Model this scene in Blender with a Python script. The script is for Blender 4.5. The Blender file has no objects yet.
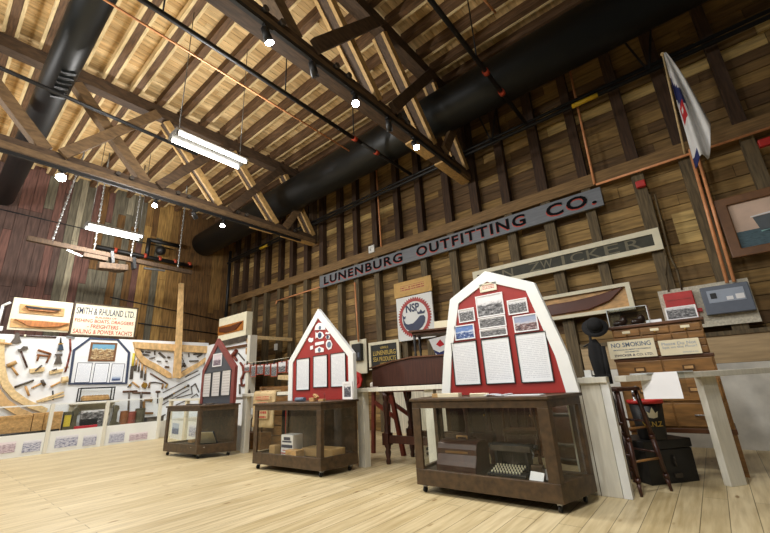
import bpy, bmesh, math, random
from mathutils import Vector, Matrix, Euler
random.seed(7)
SC = bpy.context.scene; COL = SC.collection
# ------------------------------------------------------------------ camera
YAW, PITCH, ROLL, F = -0.684514, 0.298967, -0.0544728, 378.2445
CAMH = 1.1
_f = Vector((math.sin(YAW)*math.cos(PITCH), math.cos(YAW)*math.cos(PITCH), math.sin(PITCH)))
_r0 = Vector((math.cos(YAW), -math.sin(YAW), 0)); _u0 = _r0.cross(_f)
_r = _r0*math.cos(ROLL)+_u0*math.sin(ROLL); _u = -_r0*math.sin(ROLL)+_u0*math.cos(ROLL)
cd = bpy.data.cameras.new('camera'); cam = bpy.data.objects.new('camera', cd); COL.objects.link(cam)
cd.sensor_width = 36; cd.lens = F/770*36; cd.clip_start = .05; cd.clip_end = 100
cam.matrix_world = Matrix(((_r.x, _u.x, -_f.x, 0), (_r.y, _u.y, -_f.y, 0), (_r.z, _u.z, -_f.z, CAMH), (0, 0, 0, 1)))
SC.camera = cam
# ------------------------------------------------------------------ world, light, exposure
W = bpy.data.worlds.new('world'); SC.world = W; W.use_nodes = True
W.node_tree.nodes['Background'].inputs[0].default_value = (1.0, .93, .82, 1)
W.node_tree.nodes['Background'].inputs[1].default_value = .05
SC.view_settings.view_transform = 'Standard'; SC.view_settings.look = 'None'
SC.view_settings.gamma = 1; SC.view_settings.use_curve_mapping = False
SC.view_settings.exposure = 0.2
SC.cycles.max_bounces = 6; SC.cycles.transparent_max_bounces = 12
SC.cycles.sample_clamp_indirect = 4
TUBE = 12.0          # emission of the fluorescent tubes
def area(name, loc, size, size_y, power, col=(1, .985, .95), rot=(0, 0, 0)):
    l = bpy.data.lights.new(name, 'AREA'); l.shape = 'RECTANGLE'; l.size = size; l.size_y = size_y
    l.energy = power; l.color = col
    o = bpy.data.objects.new(name, l); COL.objects.link(o); o.location = loc; o.rotation_euler = rot; return o
# the other rows of the hall's fluorescent fixtures (same grid as the two in view)
def bulb(loc, power, col=(1, .985, .95)):
    l = bpy.data.lights.new('fluorescent_lamp', 'POINT'); l.energy = power; l.color = col; l.shadow_soft_size = .35
    o = bpy.data.objects.new('fluorescent_lamp', l); COL.objects.link(o); o.location = loc
for x, y, p in ((-5.7, -2.6, 420), (-10.9, -2.6, 420), (-.6, -2.6, 150)): bulb((x, y, 4.9), p)
area('fluorescent_lamp', (-.6, 2.2, 5.0), .3, 1.22, 90)
def spot(loc, aim, power, ang=50, col=(1, .97, .92)):
    l = bpy.data.lights.new('track_lamp', 'SPOT'); l.energy = power; l.spot_size = math.radians(ang); l.spot_blend = .6
    l.color = col; l.shadow_soft_size = .06
    o = bpy.data.objects.new('track_lamp', l); COL.objects.link(o); o.location = loc
    o.rotation_euler = (Vector(aim)-Vector(loc)).to_track_quat('-Z', 'Y').to_euler(); return o
# ------------------------------------------------------------------ pixel -> point on a real plane
def ray(px, py):
    return _r*((px-385)/F) - _u*((py-266.5)/F) + _f
def hit(px, py, axis, val):
    d = ray(px, py); o = Vector((0, 0, CAMH)); return o + d*((val-o[axis])/d[axis])
class Plane:
    def __init__(s, kind, c): s.k, s.c = kind, c
    def uv(s, p):
        h = hit(p[0], p[1], 1 if s.k == 'S' else 0, s.c)
        return (h.x, h.z) if s.k == 'S' else (h.y, h.z)
    def loc(s, u, v, off=0):
        return (u, s.c-off, v) if s.k == 'S' else (s.c+off, u, v)
    def rot(s): return (math.pi/2, 0, 0) if s.k == 'S' else (math.pi/2, 0, math.pi/2)
# ------------------------------------------------------------------ materials
MATS = {}
def _new(name):
    m = bpy.data.materials.new(name); m.use_nodes = True; nt = m.node_tree
    return m, nt, nt.nodes['Principled BSDF']
def s2l(c):
    f = lambda v: v/12.92 if v <= .04045 else ((v+.055)/1.055)**2.4
    return tuple(f(v/255) for v in c)+(1,)
def mat(key, rgb, rough=.6, metal=0, var=.12, scale=8, stretch=None, bump=0, spec=.5, coords='Object'):
    """noisy plain surface; rgb are 0-255 sRGB; stretch=(x,y,z) gives wood-like grain"""
    m, nt, b = _new(key); MATS[key] = m
    b.inputs['Roughness'].default_value = rough; b.inputs['Metallic'].default_value = metal
    b.inputs['Specular IOR Level'].default_value = spec
    tc = nt.nodes.new('ShaderNodeTexCoord'); mp = nt.nodes.new('ShaderNodeMapping')
    nt.links.new(tc.outputs[coords], mp.inputs[0])
    mp.inputs['Scale'].default_value = stretch or (1, 1, 1)
    n = nt.nodes.new('ShaderNodeTexNoise'); n.inputs['Scale'].default_value = scale; n.inputs['Detail'].default_value = 5
    nt.links.new(mp.outputs[0], n.inputs[0])
    r = nt.nodes.new('ShaderNodeValToRGB'); c = s2l(rgb)
    r.color_ramp.elements[0].position = .3; r.color_ramp.elements[1].position = .7
    r.color_ramp.elements[0].color = tuple(v*(1-var*1.6) for v in c[:3])+(1,)
    r.color_ramp.elements[1].color = tuple(min(1, v*(1+var)) for v in c[:3])+(1,)
    nt.links.new(n.outputs[0], r.inputs[0]); nt.links.new(r.outputs[0], b.inputs['Base Color'])
    if bump:
        bp = nt.nodes.new('ShaderNodeBump'); bp.inputs['Strength'].default_value = bump; bp.inputs['Distance'].default_value = .01
        nt.links.new(n.outputs[0], bp.inputs['Height']); nt.links.new(bp.outputs[0], b.inputs['Normal'])
    return m
def emit(key, col, strength):
    m, nt, b = _new(key); MATS[key] = m
    b.inputs['Base Color'].default_value = (.8, .8, .8, 1)
    b.inputs['Emission Color'].default_value = col+(1,); b.inputs['Emission Strength'].default_value = strength; return m
def glass(key, tint=(.97, .98, .97), refl=.09):
    m, nt, b = _new(key); MATS[key] = m; nt.nodes.remove(b)
    t = nt.nodes.new('ShaderNodeBsdfTransparent'); t.inputs[0].default_value = tint+(1,)
    g = nt.nodes.new('ShaderNodeBsdfGlossy'); g.inputs['Roughness'].default_value = .02
    fr = nt.nodes.new('ShaderNodeFresnel'); fr.inputs[0].default_value = 1.5
    mx = nt.nodes.new('ShaderNodeMixShader'); out = nt.nodes['Material Output']
    ge = nt.nodes.new('ShaderNodeNewGeometry'); iv = nt.nodes.new('ShaderNodeMath'); iv.operation = 'SUBTRACT'; iv.inputs[0].default_value = 1
    nt.links.new(ge.outputs['Backfacing'], iv.inputs[1]); ml = nt.nodes.new('ShaderNodeMath'); ml.operation = 'MULTIPLY'
    nt.links.new(fr.outputs[0], ml.inputs[0]); nt.links.new(iv.outputs[0], ml.inputs[1]); nt.links.new(ml.outputs[0], mx.inputs[0]); nt.links.new(t.outputs[0], mx.inputs[1]); nt.links.new(g.outputs[0], mx.inputs[2])
    nt.links.new(mx.outputs[0], out.inputs[0]); return m
def sheet(key, rows, paper=(220, 223, 226), ink=(196, 199, 205), lo=.06, hi=.93):
    """paper with rows of print"""
    m, nt, b = _new(key); MATS[key] = m; b.inputs['Roughness'].default_value = .55
    tc = nt.nodes.new('ShaderNodeTexCoord'); sp = nt.nodes.new('ShaderNodeSeparateXYZ'); nt.links.new(tc.outputs['Generated'], sp.inputs[0])
    def M(op, a, bb=None):
        n = nt.nodes.new('ShaderNodeMath'); n.operation = op
        for i, v in enumerate((a, bb)):
            if v is None: continue
            if isinstance(v, (int, float)): n.inputs[i].default_value = v
            else: nt.links.new(v, n.inputs[i])
        return n.outputs[0]
    y = M('MULTIPLY', sp.outputs[1], rows); line = M('LESS_THAN', M('FRACT', y), .5)
    cb = nt.nodes.new('ShaderNodeCombineXYZ'); nt.links.new(M('MULTIPLY', sp.outputs[0], 26), cb.inputs[0]); nt.links.new(M('FLOOR', y), cb.inputs[1])
    nz = nt.nodes.new('ShaderNodeTexNoise'); nz.inputs['Scale'].default_value = 1.3; nt.links.new(cb.outputs[0], nz.inputs[0])
    word = M('GREATER_THAN', nz.outputs[0], .42)
    inx = M('MULTIPLY', M('GREATER_THAN', sp.outputs[0], .08), M('LESS_THAN', sp.outputs[0], .92))
    iny = M('MULTIPLY', M('GREATER_THAN', sp.outputs[1], lo), M('LESS_THAN', sp.outputs[1], hi))
    k = M('MULTIPLY', M('MULTIPLY', line, word), M('MULTIPLY', inx, iny))
    mx = nt.nodes.new('ShaderNodeMix'); mx.data_type = 'RGBA'; mx.inputs[6].default_value = s2l(paper); mx.inputs[7].default_value = s2l(ink)
    nt.links.new(k, mx.inputs[0]); nt.links.new(mx.outputs[2], b.inputs['Base Color']); return m
def photo(key, stops, scale=5, seed=0, sky=.55, rough=.4):
    """a printed picture: blotchy land below, paler sky above"""
    m, nt, b = _new(key); MATS[key] = m; b.inputs['Roughness'].default_value = rough
    tc = nt.nodes.new('ShaderNodeTexCoord'); mp = nt.nodes.new('ShaderNodeMapping'); nt.links.new(tc.outputs['Generated'], mp.inputs[0])
    mp.inputs['Location'].default_value = (seed*3.7, seed*1.3, 0); mp.inputs['Scale'].default_value = (1, 1.5, 0)
    n = nt.nodes.new('ShaderNodeTexNoise'); n.inputs['Scale'].default_value = scale; n.inputs['Detail'].default_value = 7; n.inputs['Roughness'].default_value = .7
    nt.links.new(mp.outputs[0], n.inputs[0])
    sp = nt.nodes.new('ShaderNodeSeparateXYZ'); nt.links.new(tc.outputs['Generated'], sp.inputs[0])
    mr = nt.nodes.new('ShaderNodeMapRange'); nt.links.new(sp.outputs[1], mr.inputs[0])
    mr.inputs[1].default_value = sky-.12; mr.inputs[2].default_value = sky+.12; mr.inputs[3].default_value = -.08; mr.inputs[4].default_value = .32
    a = nt.nodes.new('ShaderNodeMath'); a.operation = 'ADD'; nt.links.new(n.outputs[0], a.inputs[0]); nt.links.new(mr.outputs[0], a.inputs[1])
    r = nt.nodes.new('ShaderNodeValToRGB'); els = r.color_ramp.elements
    while len(els) < len(stops): els.new(.5)
    for e, (p, c) in zip(els, stops): e.position = p; e.color = s2l(c)
    nt.links.new(a.outputs[0], r.inputs[0]); nt.links.new(r.outputs[0], b.inputs['Base Color']); return m
def boards(key, c1, c2, width, length, rot, rough=.5, gap=(.012, .008, .005), mortar=.004, knots=True, bump=.15):
    """long floor boards laid by a brick pattern in object space"""
    m, nt, b = _new(key); MATS[key] = m; b.inputs['Roughness'].default_value = rough
    tc = nt.nodes.new('ShaderNodeTexCoord'); mp = nt.nodes.new('ShaderNodeMapping'); nt.links.new(tc.outputs['Object'], mp.inputs[0])
    mp.inputs['Rotation'].default_value = rot
    br = nt.nodes.new('ShaderNodeTexBrick'); nt.links.new(mp.outputs[0], br.inputs[0])
    br.inputs['Scale'].default_value = 1; br.inputs['Brick Width'].default_value = length; br.inputs['Row Height'].default_value = width
    br.inputs['Mortar Size'].default_value = mortar; br.inputs['Mortar Smooth'].default_value = .4; br.offset = .37
    br.inputs['Color1'].default_value = s2l(c1); br.inputs['Color2'].default_value = s2l(c2); br.inputs['Mortar'].default_value = gap+(1,)
    ms = nt.nodes.new('ShaderNodeMapping'); nt.links.new(mp.outputs[0], ms.inputs[0]); ms.inputs['Scale'].default_value = (1.2, 14, 1)
    n = nt.nodes.new('ShaderNodeTexNoise'); n.inputs['Scale'].default_value = 1.6; n.inputs['Detail'].default_value = 6; nt.links.new(ms.outputs[0], n.inputs[0])
    rr = nt.nodes.new('ShaderNodeValToRGB'); nt.links.new(n.outputs[0], rr.inputs[0])
    rr.color_ramp.elements[0].position = .3; rr.color_ramp.elements[0].color = (.72, .68, .6, 1); rr.color_ramp.elements[1].position = .62; rr.color_ramp.elements[1].color = (1, 1, 1, 1)
    mx = nt.nodes.new('ShaderNodeMix'); mx.data_type = 'RGBA'; mx.blend_type = 'MULTIPLY'; mx.inputs[0].default_value = 1
    nt.links.new(br.outputs[0], mx.inputs[6]); nt.links.new(rr.outputs[0], mx.inputs[7]); last = mx.outputs[2]
    if knots:
        mk = nt.nodes.new('ShaderNodeMapping'); nt.links.new(mp.outputs[0], mk.inputs[0]); mk.inputs['Scale'].default_value = (1.6, 5, 1)
        v = nt.nodes.new('ShaderNodeTexVoronoi'); v.inputs['Scale'].default_value = 1.1; nt.links.new(mk.outputs[0], v.inputs[0])
        kr = nt.nodes.new('ShaderNodeValToRGB'); nt.links.new(v.outputs[0], kr.inputs[0])
        kr.color_ramp.elements[0].position = .05; kr.color_ramp.elements[0].color = (.42, .3, .17, 1); kr.color_ramp.elements[1].position = .11; kr.color_ramp.elements[1].color = (1, 1, 1, 1)
        m2 = nt.nodes.new('ShaderNodeMix'); m2.data_type = 'RGBA'; m2.blend_type = 'MULTIPLY'; m2.inputs[0].default_value = 1
        nt.links.new(last, m2.inputs[6]); nt.links.new(kr.outputs[0], m2.inputs[7]); last = m2.outputs[2]
    nt.links.new(last, b.inputs['Base Color'])
    if bump:
        bp = nt.nodes.new('ShaderNodeBump'); bp.inputs['Strength'].default_value = bump; bp.inputs['Distance'].default_value = .004; bp.invert = True
        nt.links.new(br.outputs['Fac'], bp.inputs['Height']); nt.links.new(bp.outputs[0], b.inputs['Normal'])
    return m
GX, GY, GZ = (1.2, 14, 14), (14, 1.2, 14), (14, 14, 1.2)
mat('white_paint', (226, 228, 226), .5, var=.03, scale=3); mat('cream_paint', (216, 207, 182), .6, var=.06)
mat('display_white', (226, 229, 232), .7, var=.03, scale=2); mat('white_board', (214, 211, 198), .6, var=.06, scale=3, stretch=GZ)
mat('barn_red', (150, 36, 30), .5, var=.1, scale=3); mat('barn_grey', (68, 72, 80), .6, var=.08); mat('dusty_red', (122, 56, 50), .6, var=.1)
mat('case_wood', (74, 56, 36), .45, var=.3, scale=3, stretch=(5, 5, 5), bump=.1); mat('case_dark', (46, 33, 21), .5, var=.3, scale=3)
mat('oak', (134, 96, 52), .4, var=.25, scale=2.5, stretch=(2, 8, 12), bump=.06); mat('oak_dark', (86, 50, 22), .45, var=.25, scale=3)
mat('pale_wood', (216, 190, 142), .6, var=.15, scale=3, stretch=(6, 6, 6)); mat('honey_wood', (194, 152, 98), .5, var=.22, scale=2.5, stretch=(3, 6, 8))
mat('knee_wood', (208, 172, 120), .6, var=.2, scale=2, stretch=(6, 3, 6)); mat('hull_wood', (170, 104, 42), .35, var=.25, scale=2, stretch=(10, 2, 10))
mat('hull_brown', (88, 46, 28), .35, var=.2, scale=2); mat('red_stain', (110, 42, 24), .45, var=.2); mat('mahogany', (64, 34, 24), .4, var=.25, scale=3, stretch=GZ)
mat('black_paint', (28, 28, 29), .5, var=.2); mat('black_felt', (16, 16, 18), .9, var=.2); mat('iron', (94, 87, 80), .5, .6, var=.25); mat('steel', (150, 152, 155), .35, .9, var=.1)
mat('bronze', (92, 66, 40), .5, .4, var=.25); mat('copper', (222, 154, 106), .4, 0, var=.12); mat('brass', (176, 138, 62), .4, .7, var=.15)
mat('chain_metal', (150, 150, 148), .4, .7, var=.1); mat('duct_black', (15, 18, 18), .45, var=.15, scale=3); mat('pipe_black', (22, 22, 23), .5, var=.2)
mat('coupling_red', (176, 66, 42), .5); mat('yellow_tag', (208, 172, 40), .5)
mat('joist_dark', (104, 76, 50), .75, var=.3, scale=3, stretch=(1.5, 12, 12)); mat('joist_pale', (222, 196, 146), .7, var=.15, scale=3, stretch=(1.5, 12, 12))
mat('truss_dark', (80, 61, 43), .75, var=.3, scale=3, stretch=(12, 2, 6)); mat('truss_pale', (190, 154, 98), .7, var=.18, scale=3, stretch=(12, 4, 4)); mat('truss_mid', (112, 88, 60), .7, var=.25, scale=3, stretch=(12, 2, 6))
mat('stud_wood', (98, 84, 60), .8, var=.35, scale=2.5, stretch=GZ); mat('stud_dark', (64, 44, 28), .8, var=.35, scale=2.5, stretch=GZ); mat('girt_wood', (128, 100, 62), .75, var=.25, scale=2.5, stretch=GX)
for k, c in (('wb_a', (140, 112, 66)), ('wb_b', (120, 94, 56)), ('wb_c', (158, 128, 78)), ('wb_d', (98, 74, 46)), ('wb_e', (192, 164, 106))):
    mat(k, c, .8, var=.28, scale=2.2, stretch=(1.0, 10, 9), bump=.2)
for k, c in (('bk_red', (104, 72, 63)), ('bk_dkred', (84, 64, 57)), ('bk_grey', (104, 98, 82)), ('bk_pale', (150, 142, 120)), ('bk_tan', (140, 106, 58)), ('bk_brown', (108, 78, 42)), ('bk_yel', (168, 132, 74))):
    mat(k, c, .85, var=.3, scale=2.2, stretch=(9, 9, 1.0), bump=.2)
for k, c in (('dk_a', (214, 182, 130)), ('dk_b', (198, 164, 112)), ('dk_c', (224, 194, 142))):
    mat(k, c, .75, var=.2, scale=2, stretch=(9, 1.2, 9), bump=.1)
mat('wainscot', (196, 190, 172), .7, var=.16, scale=2.5, stretch=GZ); mat('plaster_patch', (206, 204, 196), .8, var=.14, scale=4, bump=.15); mat('plywood', (176, 152, 116), .75, var=.14, scale=2, stretch=GX)
mat('sign_grey', (112, 116, 122), .6, var=.1, scale=3, stretch=GX); mat('letter_black', (14, 14, 17), .7, spec=.1); mat('letter_red', (176, 60, 44), .5); mat('letter_navy', (36, 46, 78), .5); mat('letter_gold', (208, 178, 82), .5)
mat('letter_tan', (112, 106, 84), .6); mat('letter_blue', (92, 108, 128), .6); mat('letter_faint', (170, 176, 182), .6); mat('sign_dark', (58, 58, 48), .7, var=.15); mat('sign_black', (30, 32, 28), .6)
mat('sign_cream', (222, 216, 190), .6, var=.05); mat('sign_tan', (196, 156, 84), .6, var=.1); mat('card_cream', (224, 214, 184), .6, var=.04); mat('panel_grey', (92, 100, 114), .45, var=.05); mat('panel_light', (150, 160, 176), .4, var=.05)
mat('alarm_red', (186, 40, 36), .45, var=.08); mat('ring_red', (170, 48, 42), .5); mat('whale_navy', (44, 54, 86), .5); mat('navy_trim', (52, 62, 86), .5)
mat('paper', (228, 228, 230), .6, var=.02); mat('sack', (196, 172, 130), .9, var=.12, scale=60); mat('rope_white', (210, 206, 196), .9, var=.1)
mat('flag_white', (214, 214, 214), .85, var=.04); mat('flag_blue', (32, 40, 92), .85); mat('flag_red', (176, 28, 34), .85)
mat('sky_pink', (206, 180, 162), .6, var=.12, scale=3); mat('sea_teal', (72, 96, 106), .6, var=.25, scale=9, stretch=(2, 8, 1)); mat('ship_hull', (84, 92, 98), .6, var=.1); mat('foam', (150, 196, 196), .6); mat('painting_frame', (112, 76, 46), .5, var=.15)
mat('rubber', (30, 30, 30), .6); mat('fixture_white', (120, 120, 118), .4); mat('tin_yellow', (206, 186, 66), .5); mat('can_green', (82, 78, 60), .6, var=.25); mat('can_red', (140, 70, 56), .6, var=.25); mat('pencil_red', (186, 40, 52), .5)
mat('oil_blue', (52, 66, 84), .4, .3); mat('box_card', (176, 142, 92), .8, var=.08); mat('handset', (40, 36, 32), .5); mat('leather', (52, 30, 20), .35, var=.2); mat('lens_off', (40, 40, 42), .3)
mat('acrylic_edge', (190, 196, 196), .2); mat('tree_rust', (128, 80, 44), .7)
boards('floor_boards', (216, 200, 162), (198, 180, 138), .17, 3.4, (0, 0, math.pi/2), .42, gap=(.16, .12, .06), mortar=.003)
glass('glass'); glass('acrylic', (.9, .92, .92))
emit('tube_glow', (1, .97, .9), TUBE); emit('lamp_glow', (1, .95, .88), 60)
sheet('print', 26); sheet('print_short', 16); sheet('print_navy', 20, (226, 230, 236), (196, 202, 214)); sheet('print_sketch', 9, (206, 204, 202), (182, 178, 178))
sheet('print_red', 2, (196, 172, 130), (170, 50, 44), .05, .98); sheet('print_title', 4, (222, 214, 196), (176, 60, 52), .2, .85); sheet('print_tan', 4, (196, 156, 84), (160, 64, 44), .25, .8)
BW = [(.32, (38, 38, 40)), (.46, (118, 118, 120)), (.6, (206, 206, 208)), (.8, (222, 222, 224))]
for i in range(5): photo('bw_%d' % i, BW, 5+i, i+1, (.62, .95, .9, .85, .8)[i])
INK = [(.24, (60, 64, 100)), (.36, (130, 134, 162)), (.46, (196, 198, 212)), (.8, (226, 226, 232))]
for i in range(4): photo('ink_%d' % i, INK, 6+i, i+11, .85)
photo('ink_mauve', [(.3, (140, 116, 132)), (.45, (196, 182, 192)), (.6, (226, 218, 224))], 7, 5, .85)
photo('blue_photo', [(.3, (36, 52, 96)), (.45, (70, 96, 150)), (.56, (206, 214, 226)), (.75, (96, 128, 186))], 5, 8)
photo('colour_photo', [(.3, (44, 44, 56)), (.45, (128, 100, 96)), (.55, (200, 196, 200)), (.75, (150, 160, 186))], 5, 3)
photo('harbour', [(.3, (62, 48, 50)), (.42, (150, 118, 80)), (.52, (206, 190, 150)), (.62, (96, 150, 176)), (.8, (110, 160, 190))], 6, 2, .72)
photo('portrait', [(.3, (30, 32, 40)), (.48, (100, 100, 110)), (.6, (214, 214, 216)), (.8, (226, 226, 228))], 3, 6, .8)
photo('mauve_photo', [(.3, (70, 60, 76)), (.5, (134, 118, 132)), (.62, (206, 196, 206))], 4, 9)
photo('navy_strip', [(.3, (46, 60, 96)), (.5, (80, 100, 140)), (.7, (170, 184, 206))], 4, 4)
# ------------------------------------------------------------------ mesh builder
class MB:
    def __init__(s): s.bm = bmesh.new()
    def _mi(s, vs, mi):
        if mi:
            fs = set(f for v in vs for f in v.link_faces)
            for f in fs: f.material_index = mi
        return s
    def box(s, c, d, rot=None, mi=0):
        M = Matrix.Translation(c) @ ((rot.to_4x4()) if rot else Matrix.Identity(4)) @ Matrix.Diagonal((d[0], d[1], d[2], 1))
        r = bmesh.ops.create_cube(s.bm, size=1, matrix=M); return s._mi(r['verts'], mi)
    def bb(s, lo, hi, mi=0):
        return s.box([(a+b)/2 for a, b in zip(lo, hi)], [abs(b-a) for a, b in zip(lo, hi)], None, mi)
    def beam(s, a, b, w, h, up=(0, 0, 1), mi=0):
        a, b = Vector(a), Vector(b); z = (b-a); L = z.length; z = z/L; u = Vector(up); x = u.cross(z)
        if x.length < 1e-4: x = Vector((1, 0, 0)).cross(z)
        x.normalize(); y = z.cross(x)
        M = Matrix((x, y, z)).transposed()
        return s.box((a+b)/2, (w, h, L), M, mi)
    def cyl(s, a, b, r, r2=None, seg=10, mi=0):
        a, b = Vector(a), Vector(b); d = b-a; L = d.length
        if L < 1e-6: return s
        q = d.to_track_quat('Z', 'Y').to_matrix().to_4x4()
        r_ = bmesh.ops.create_cone(s.bm, cap_ends=True, cap_tris=False, segments=seg, radius1=r, radius2=r if r2 is None else r2, depth=L, matrix=Matrix.Translation((a+b)/2) @ q)
        for v in r_['verts']:
            for f in v.link_faces: f.smooth = len(f.verts) == 4
        return s._mi(r_['verts'], mi)
    def tube(s, pts, r, seg=8, mi=0):
        for a, b in zip(pts, pts[1:]): s.cyl(a, b, r, None, seg, mi)
        for p in pts[1:-1]: s.ball(p, r, mi=mi, seg=seg)
        return s
    def ball(s, c, r, sc=(1, 1, 1), seg=10, mi=0, rot=None):
        M = Matrix.Translation(c) @ (rot.to_4x4() if rot else Matrix.Identity(4)) @ Matrix.Diagonal((sc[0], sc[1], sc[2], 1))
        q = bmesh.ops.create_uvsphere(s.bm, u_segments=seg, v_segments=max(5, seg//2+1), radius=r, matrix=M)
        for v in q['verts']:
            for f in v.link_faces: f.smooth = True
        return s._mi(q['verts'], mi)
    def prism(s, pts, z0, z1, mi=0):
        ar = sum(a[0]*b[1]-b[0]*a[1] for a, b in zip(pts, pts[1:]+pts[:1]))
        if ar < 0: pts = pts[::-1]
        lo = [s.bm.verts.new((x, y, z0)) for x, y in pts]; hi = [s.bm.verts.new((x, y, z1)) for x, y in pts]; n = len(pts)
        fs = [s.bm.faces.new(lo[::-1]), s.bm.faces.new(hi)]
        fs += [s.bm.faces.new((lo[i], lo[(i+1) % n], hi[(i+1) % n], hi[i])) for i in range(n)]
        for f in fs: f.material_index = mi
        return s
    def ring(s, out, inn, z0, z1, mi=0, closed=True):
        n = len(out)
        V = [[s.bm.verts.new((x, y, z)) for x, y in P] for P, z in ((out, z0), (out, z1), (inn, z0), (inn, z1))]
        rng = range(n if closed else n-1)
        for i in rng:
            j = (i+1) % n
            for a, b in ((1, 3), (3, 2), (2, 0), (0, 1)):
                f = s.bm.faces.new((V[a][i], V[a][j], V[b][j], V[b][i])); f.material_index = mi
        if not closed:
            for i in (0, n-1): s.bm.faces.new((V[0][i], V[1][i], V[3][i], V[2][i])).material_index = mi
        bmesh.ops.recalc_face_normals(s.bm, faces=s.bm.faces); return s
    def lathe(s, prof, c=(0, 0, 0), seg=16, mi=0, flat=0):
        rings = []
        for r, z in prof:
            rings.append([s.bm.verts.new((c[0]+r*math.cos(2*math.pi*i/seg), c[1]+r*math.sin(2*math.pi*i/seg), c[2]+z)) for i in range(seg)])
        for A, B, ln in zip(rings, rings[1:], [math.dist(p, q) for p, q in zip(prof, prof[1:])]):
            for i in range(seg):
                f = s.bm.faces.new((A[i], A[(i+1) % seg], B[(i+1) % seg], B[i])); f.smooth = ln > flat; f.material_index = mi
        s.bm.faces.new(rings[0][::-1]).material_index = mi; s.bm.faces.new(rings[-1]).material_index = mi; return s
    def build(s, name, m, parent=None, bevel=0, off=None):
        if off is not None: bmesh.ops.translate(s.bm, verts=s.bm.verts, vec=-Vector(off))
        me = bpy.data.meshes.new(name); s.bm.to_mesh(me); s.bm.free()
        for k in (m if isinstance(m, (list, tuple)) else [m]): me.materials.append(MATS[k])
        o = bpy.data.objects.new(name, me); COL.objects.link(o)
        if parent: o.parent = parent
        if bevel:
            b = o.modifiers.new('edge', 'BEVEL'); b.width = bevel; b.segments = 2; b.limit_method = 'ANGLE'
        return o
def tag(o, label, cat, group=None):
    o['label'] = label; o['category'] = cat
    if group: o['group'] = group
    return o
def thing(name, label, cat, loc=(0, 0, 0), rot=(0, 0, 0), group=None):
    o = bpy.data.objects.new(name, None); COL.objects.link(o); o.location = loc; o.rotation_euler = rot; o.empty_display_size = .1
    return tag(o, label, cat, group)
def struct(o): o['kind'] = 'structure'; return o
def place(o, loc, rot=(0, 0, 0)): o.location = loc; o.rotation_euler = rot; return o
def words(txt, box, z, m, parent, name='lettering', depth=.004, bold=0, space=1.0):
    """raised lettering fitted into box=(x0,y0,x1,y1) of the parent's own plane"""
    c = bpy.data.curves.new(name, 'FONT'); c.body = txt; c.size = 1; c.extrude = .5; c.offset = bold; c.align_x = 'LEFT'; c.resolution_u = 3; c.space_character = space
    t = bpy.data.objects.new(name, c); COL.objects.link(t)
    dg = bpy.context.evaluated_depsgraph_get(); me = bpy.data.meshes.new_from_object(t.evaluated_get(dg))
    bpy.data.objects.remove(t); bpy.data.curves.remove(c)
    xs = [v.co.x for v in me.vertices]; ys = [v.co.y for v in me.vertices]; x0, x1, y0, y1 = min(xs), max(xs), min(ys), max(ys)
    sx = (box[2]-box[0])/(x1-x0); sy = (box[3]-box[1])/(y1-y0)
    for v in me.vertices:
        v.co = ((v.co.x-x0)*sx+box[0], (v.co.y-y0)*sy+box[1], z+(v.co.z+.5)*depth)
    me.materials.clear(); me.materials.append(MATS[m]); me.name = name
    o = bpy.data.objects.new(name, me); COL.objects.link(o); o.parent = parent; return o
def circ(c, r, n=24, ry=None): return [(c[0]+r*math.cos(2*math.pi*i/n), c[1]+(ry or r)*math.sin(2*math.pi*i/n)) for i in range(n)]
class Crop:
    """reads positions off an enlarged view of the photograph and drops them onto a real plane"""
    def __init__(s, plane, x0, y0, k): s.p, s.x0, s.y0, s.k = plane, x0, y0, k
    def px(s, q): return (s.x0+q[0]*s.k, s.y0+q[1]*s.k)
    def uv(s, q): return s.p.uv(s.px(q))
    def m(s, q):
        a, b = s.uv(q), s.uv((q[0]+10, q[1])); c = s.uv((q[0], q[1]+10))
        return (math.dist(a, b)+math.dist(a, c))/20
def planar(name, label, cat, crop, center, group=None, off=0):
    u, v = crop.uv(center); return thing(name, label, cat, crop.p.loc(u, v, off), crop.p.rot(), group), (u, v)
def shape(mb, crop, org, s, z=0):
    L = lambda q: (crop.uv(q)[0]-org[0], crop.uv(q)[1]-org[1]); k = s[0]
    if k == 'p': mb.prism([L(q) for q in s[1]], z, z+s[2])
    elif k == 's':
        r = s[2]*crop.m(s[1][0]); mb.tube([(*L(q), z+r) for q in s[1]], r, 8)
    elif k == 'c':
        r = s[3]*crop.m(s[1]); r2 = s[4]*crop.m(s[1]); mb.cyl((*L(s[1]), z+max(r, r2)), (*L(s[2]), z+max(r, r2)), r, r2, 10)
    elif k == 'b':
        a, b = L(s[1]), L(s[2]); mb.beam((a[0], a[1], z+s[4]/2), (b[0], b[1], z+s[4]/2), s[3]*crop.m(s[1]), s[4], (0, 0, 1))
    elif k == 'd':
        r = s[2]*crop.m(s[1]); mb.prism(circ(L(s[1]), r, 16), z, z+s[3])
    elif k == 'k':
        r = s[2]*crop.m(s[1]); a = L(s[1]); mb.ball((a[0], a[1], z+r*.8), r, (1, 1, .8))
def flat(name, label, cat, crop, parts, group=None, off=0):
    """an object hung flat on a wall; parts = [(part name, material, [shapes], z)]"""
    q = None
    for pt in parts:
        s = pt[2][0]; q = s[1] if isinstance(s[1], tuple) else s[1][0]; break
    u, v = crop.uv(q)
    if len(parts) == 1:
        mb = MB()
        for s in parts[0][2]: shape(mb, crop, (u, v), s, 0)
        o = mb.build(name, parts[0][1]); place(o, crop.p.loc(u, v, off), crop.p.rot()); return tag(o, label, cat, group)
    r = thing(name, label, cat, crop.p.loc(u, v, off), crop.p.rot(), group)
    for pt in parts:
        mb = MB()
        for s in pt[2]: shape(mb, crop, (u, v), s, pt[3] if len(pt) > 3 else 0)
        mb.build(pt[0], pt[1], r)
    return r
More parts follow.
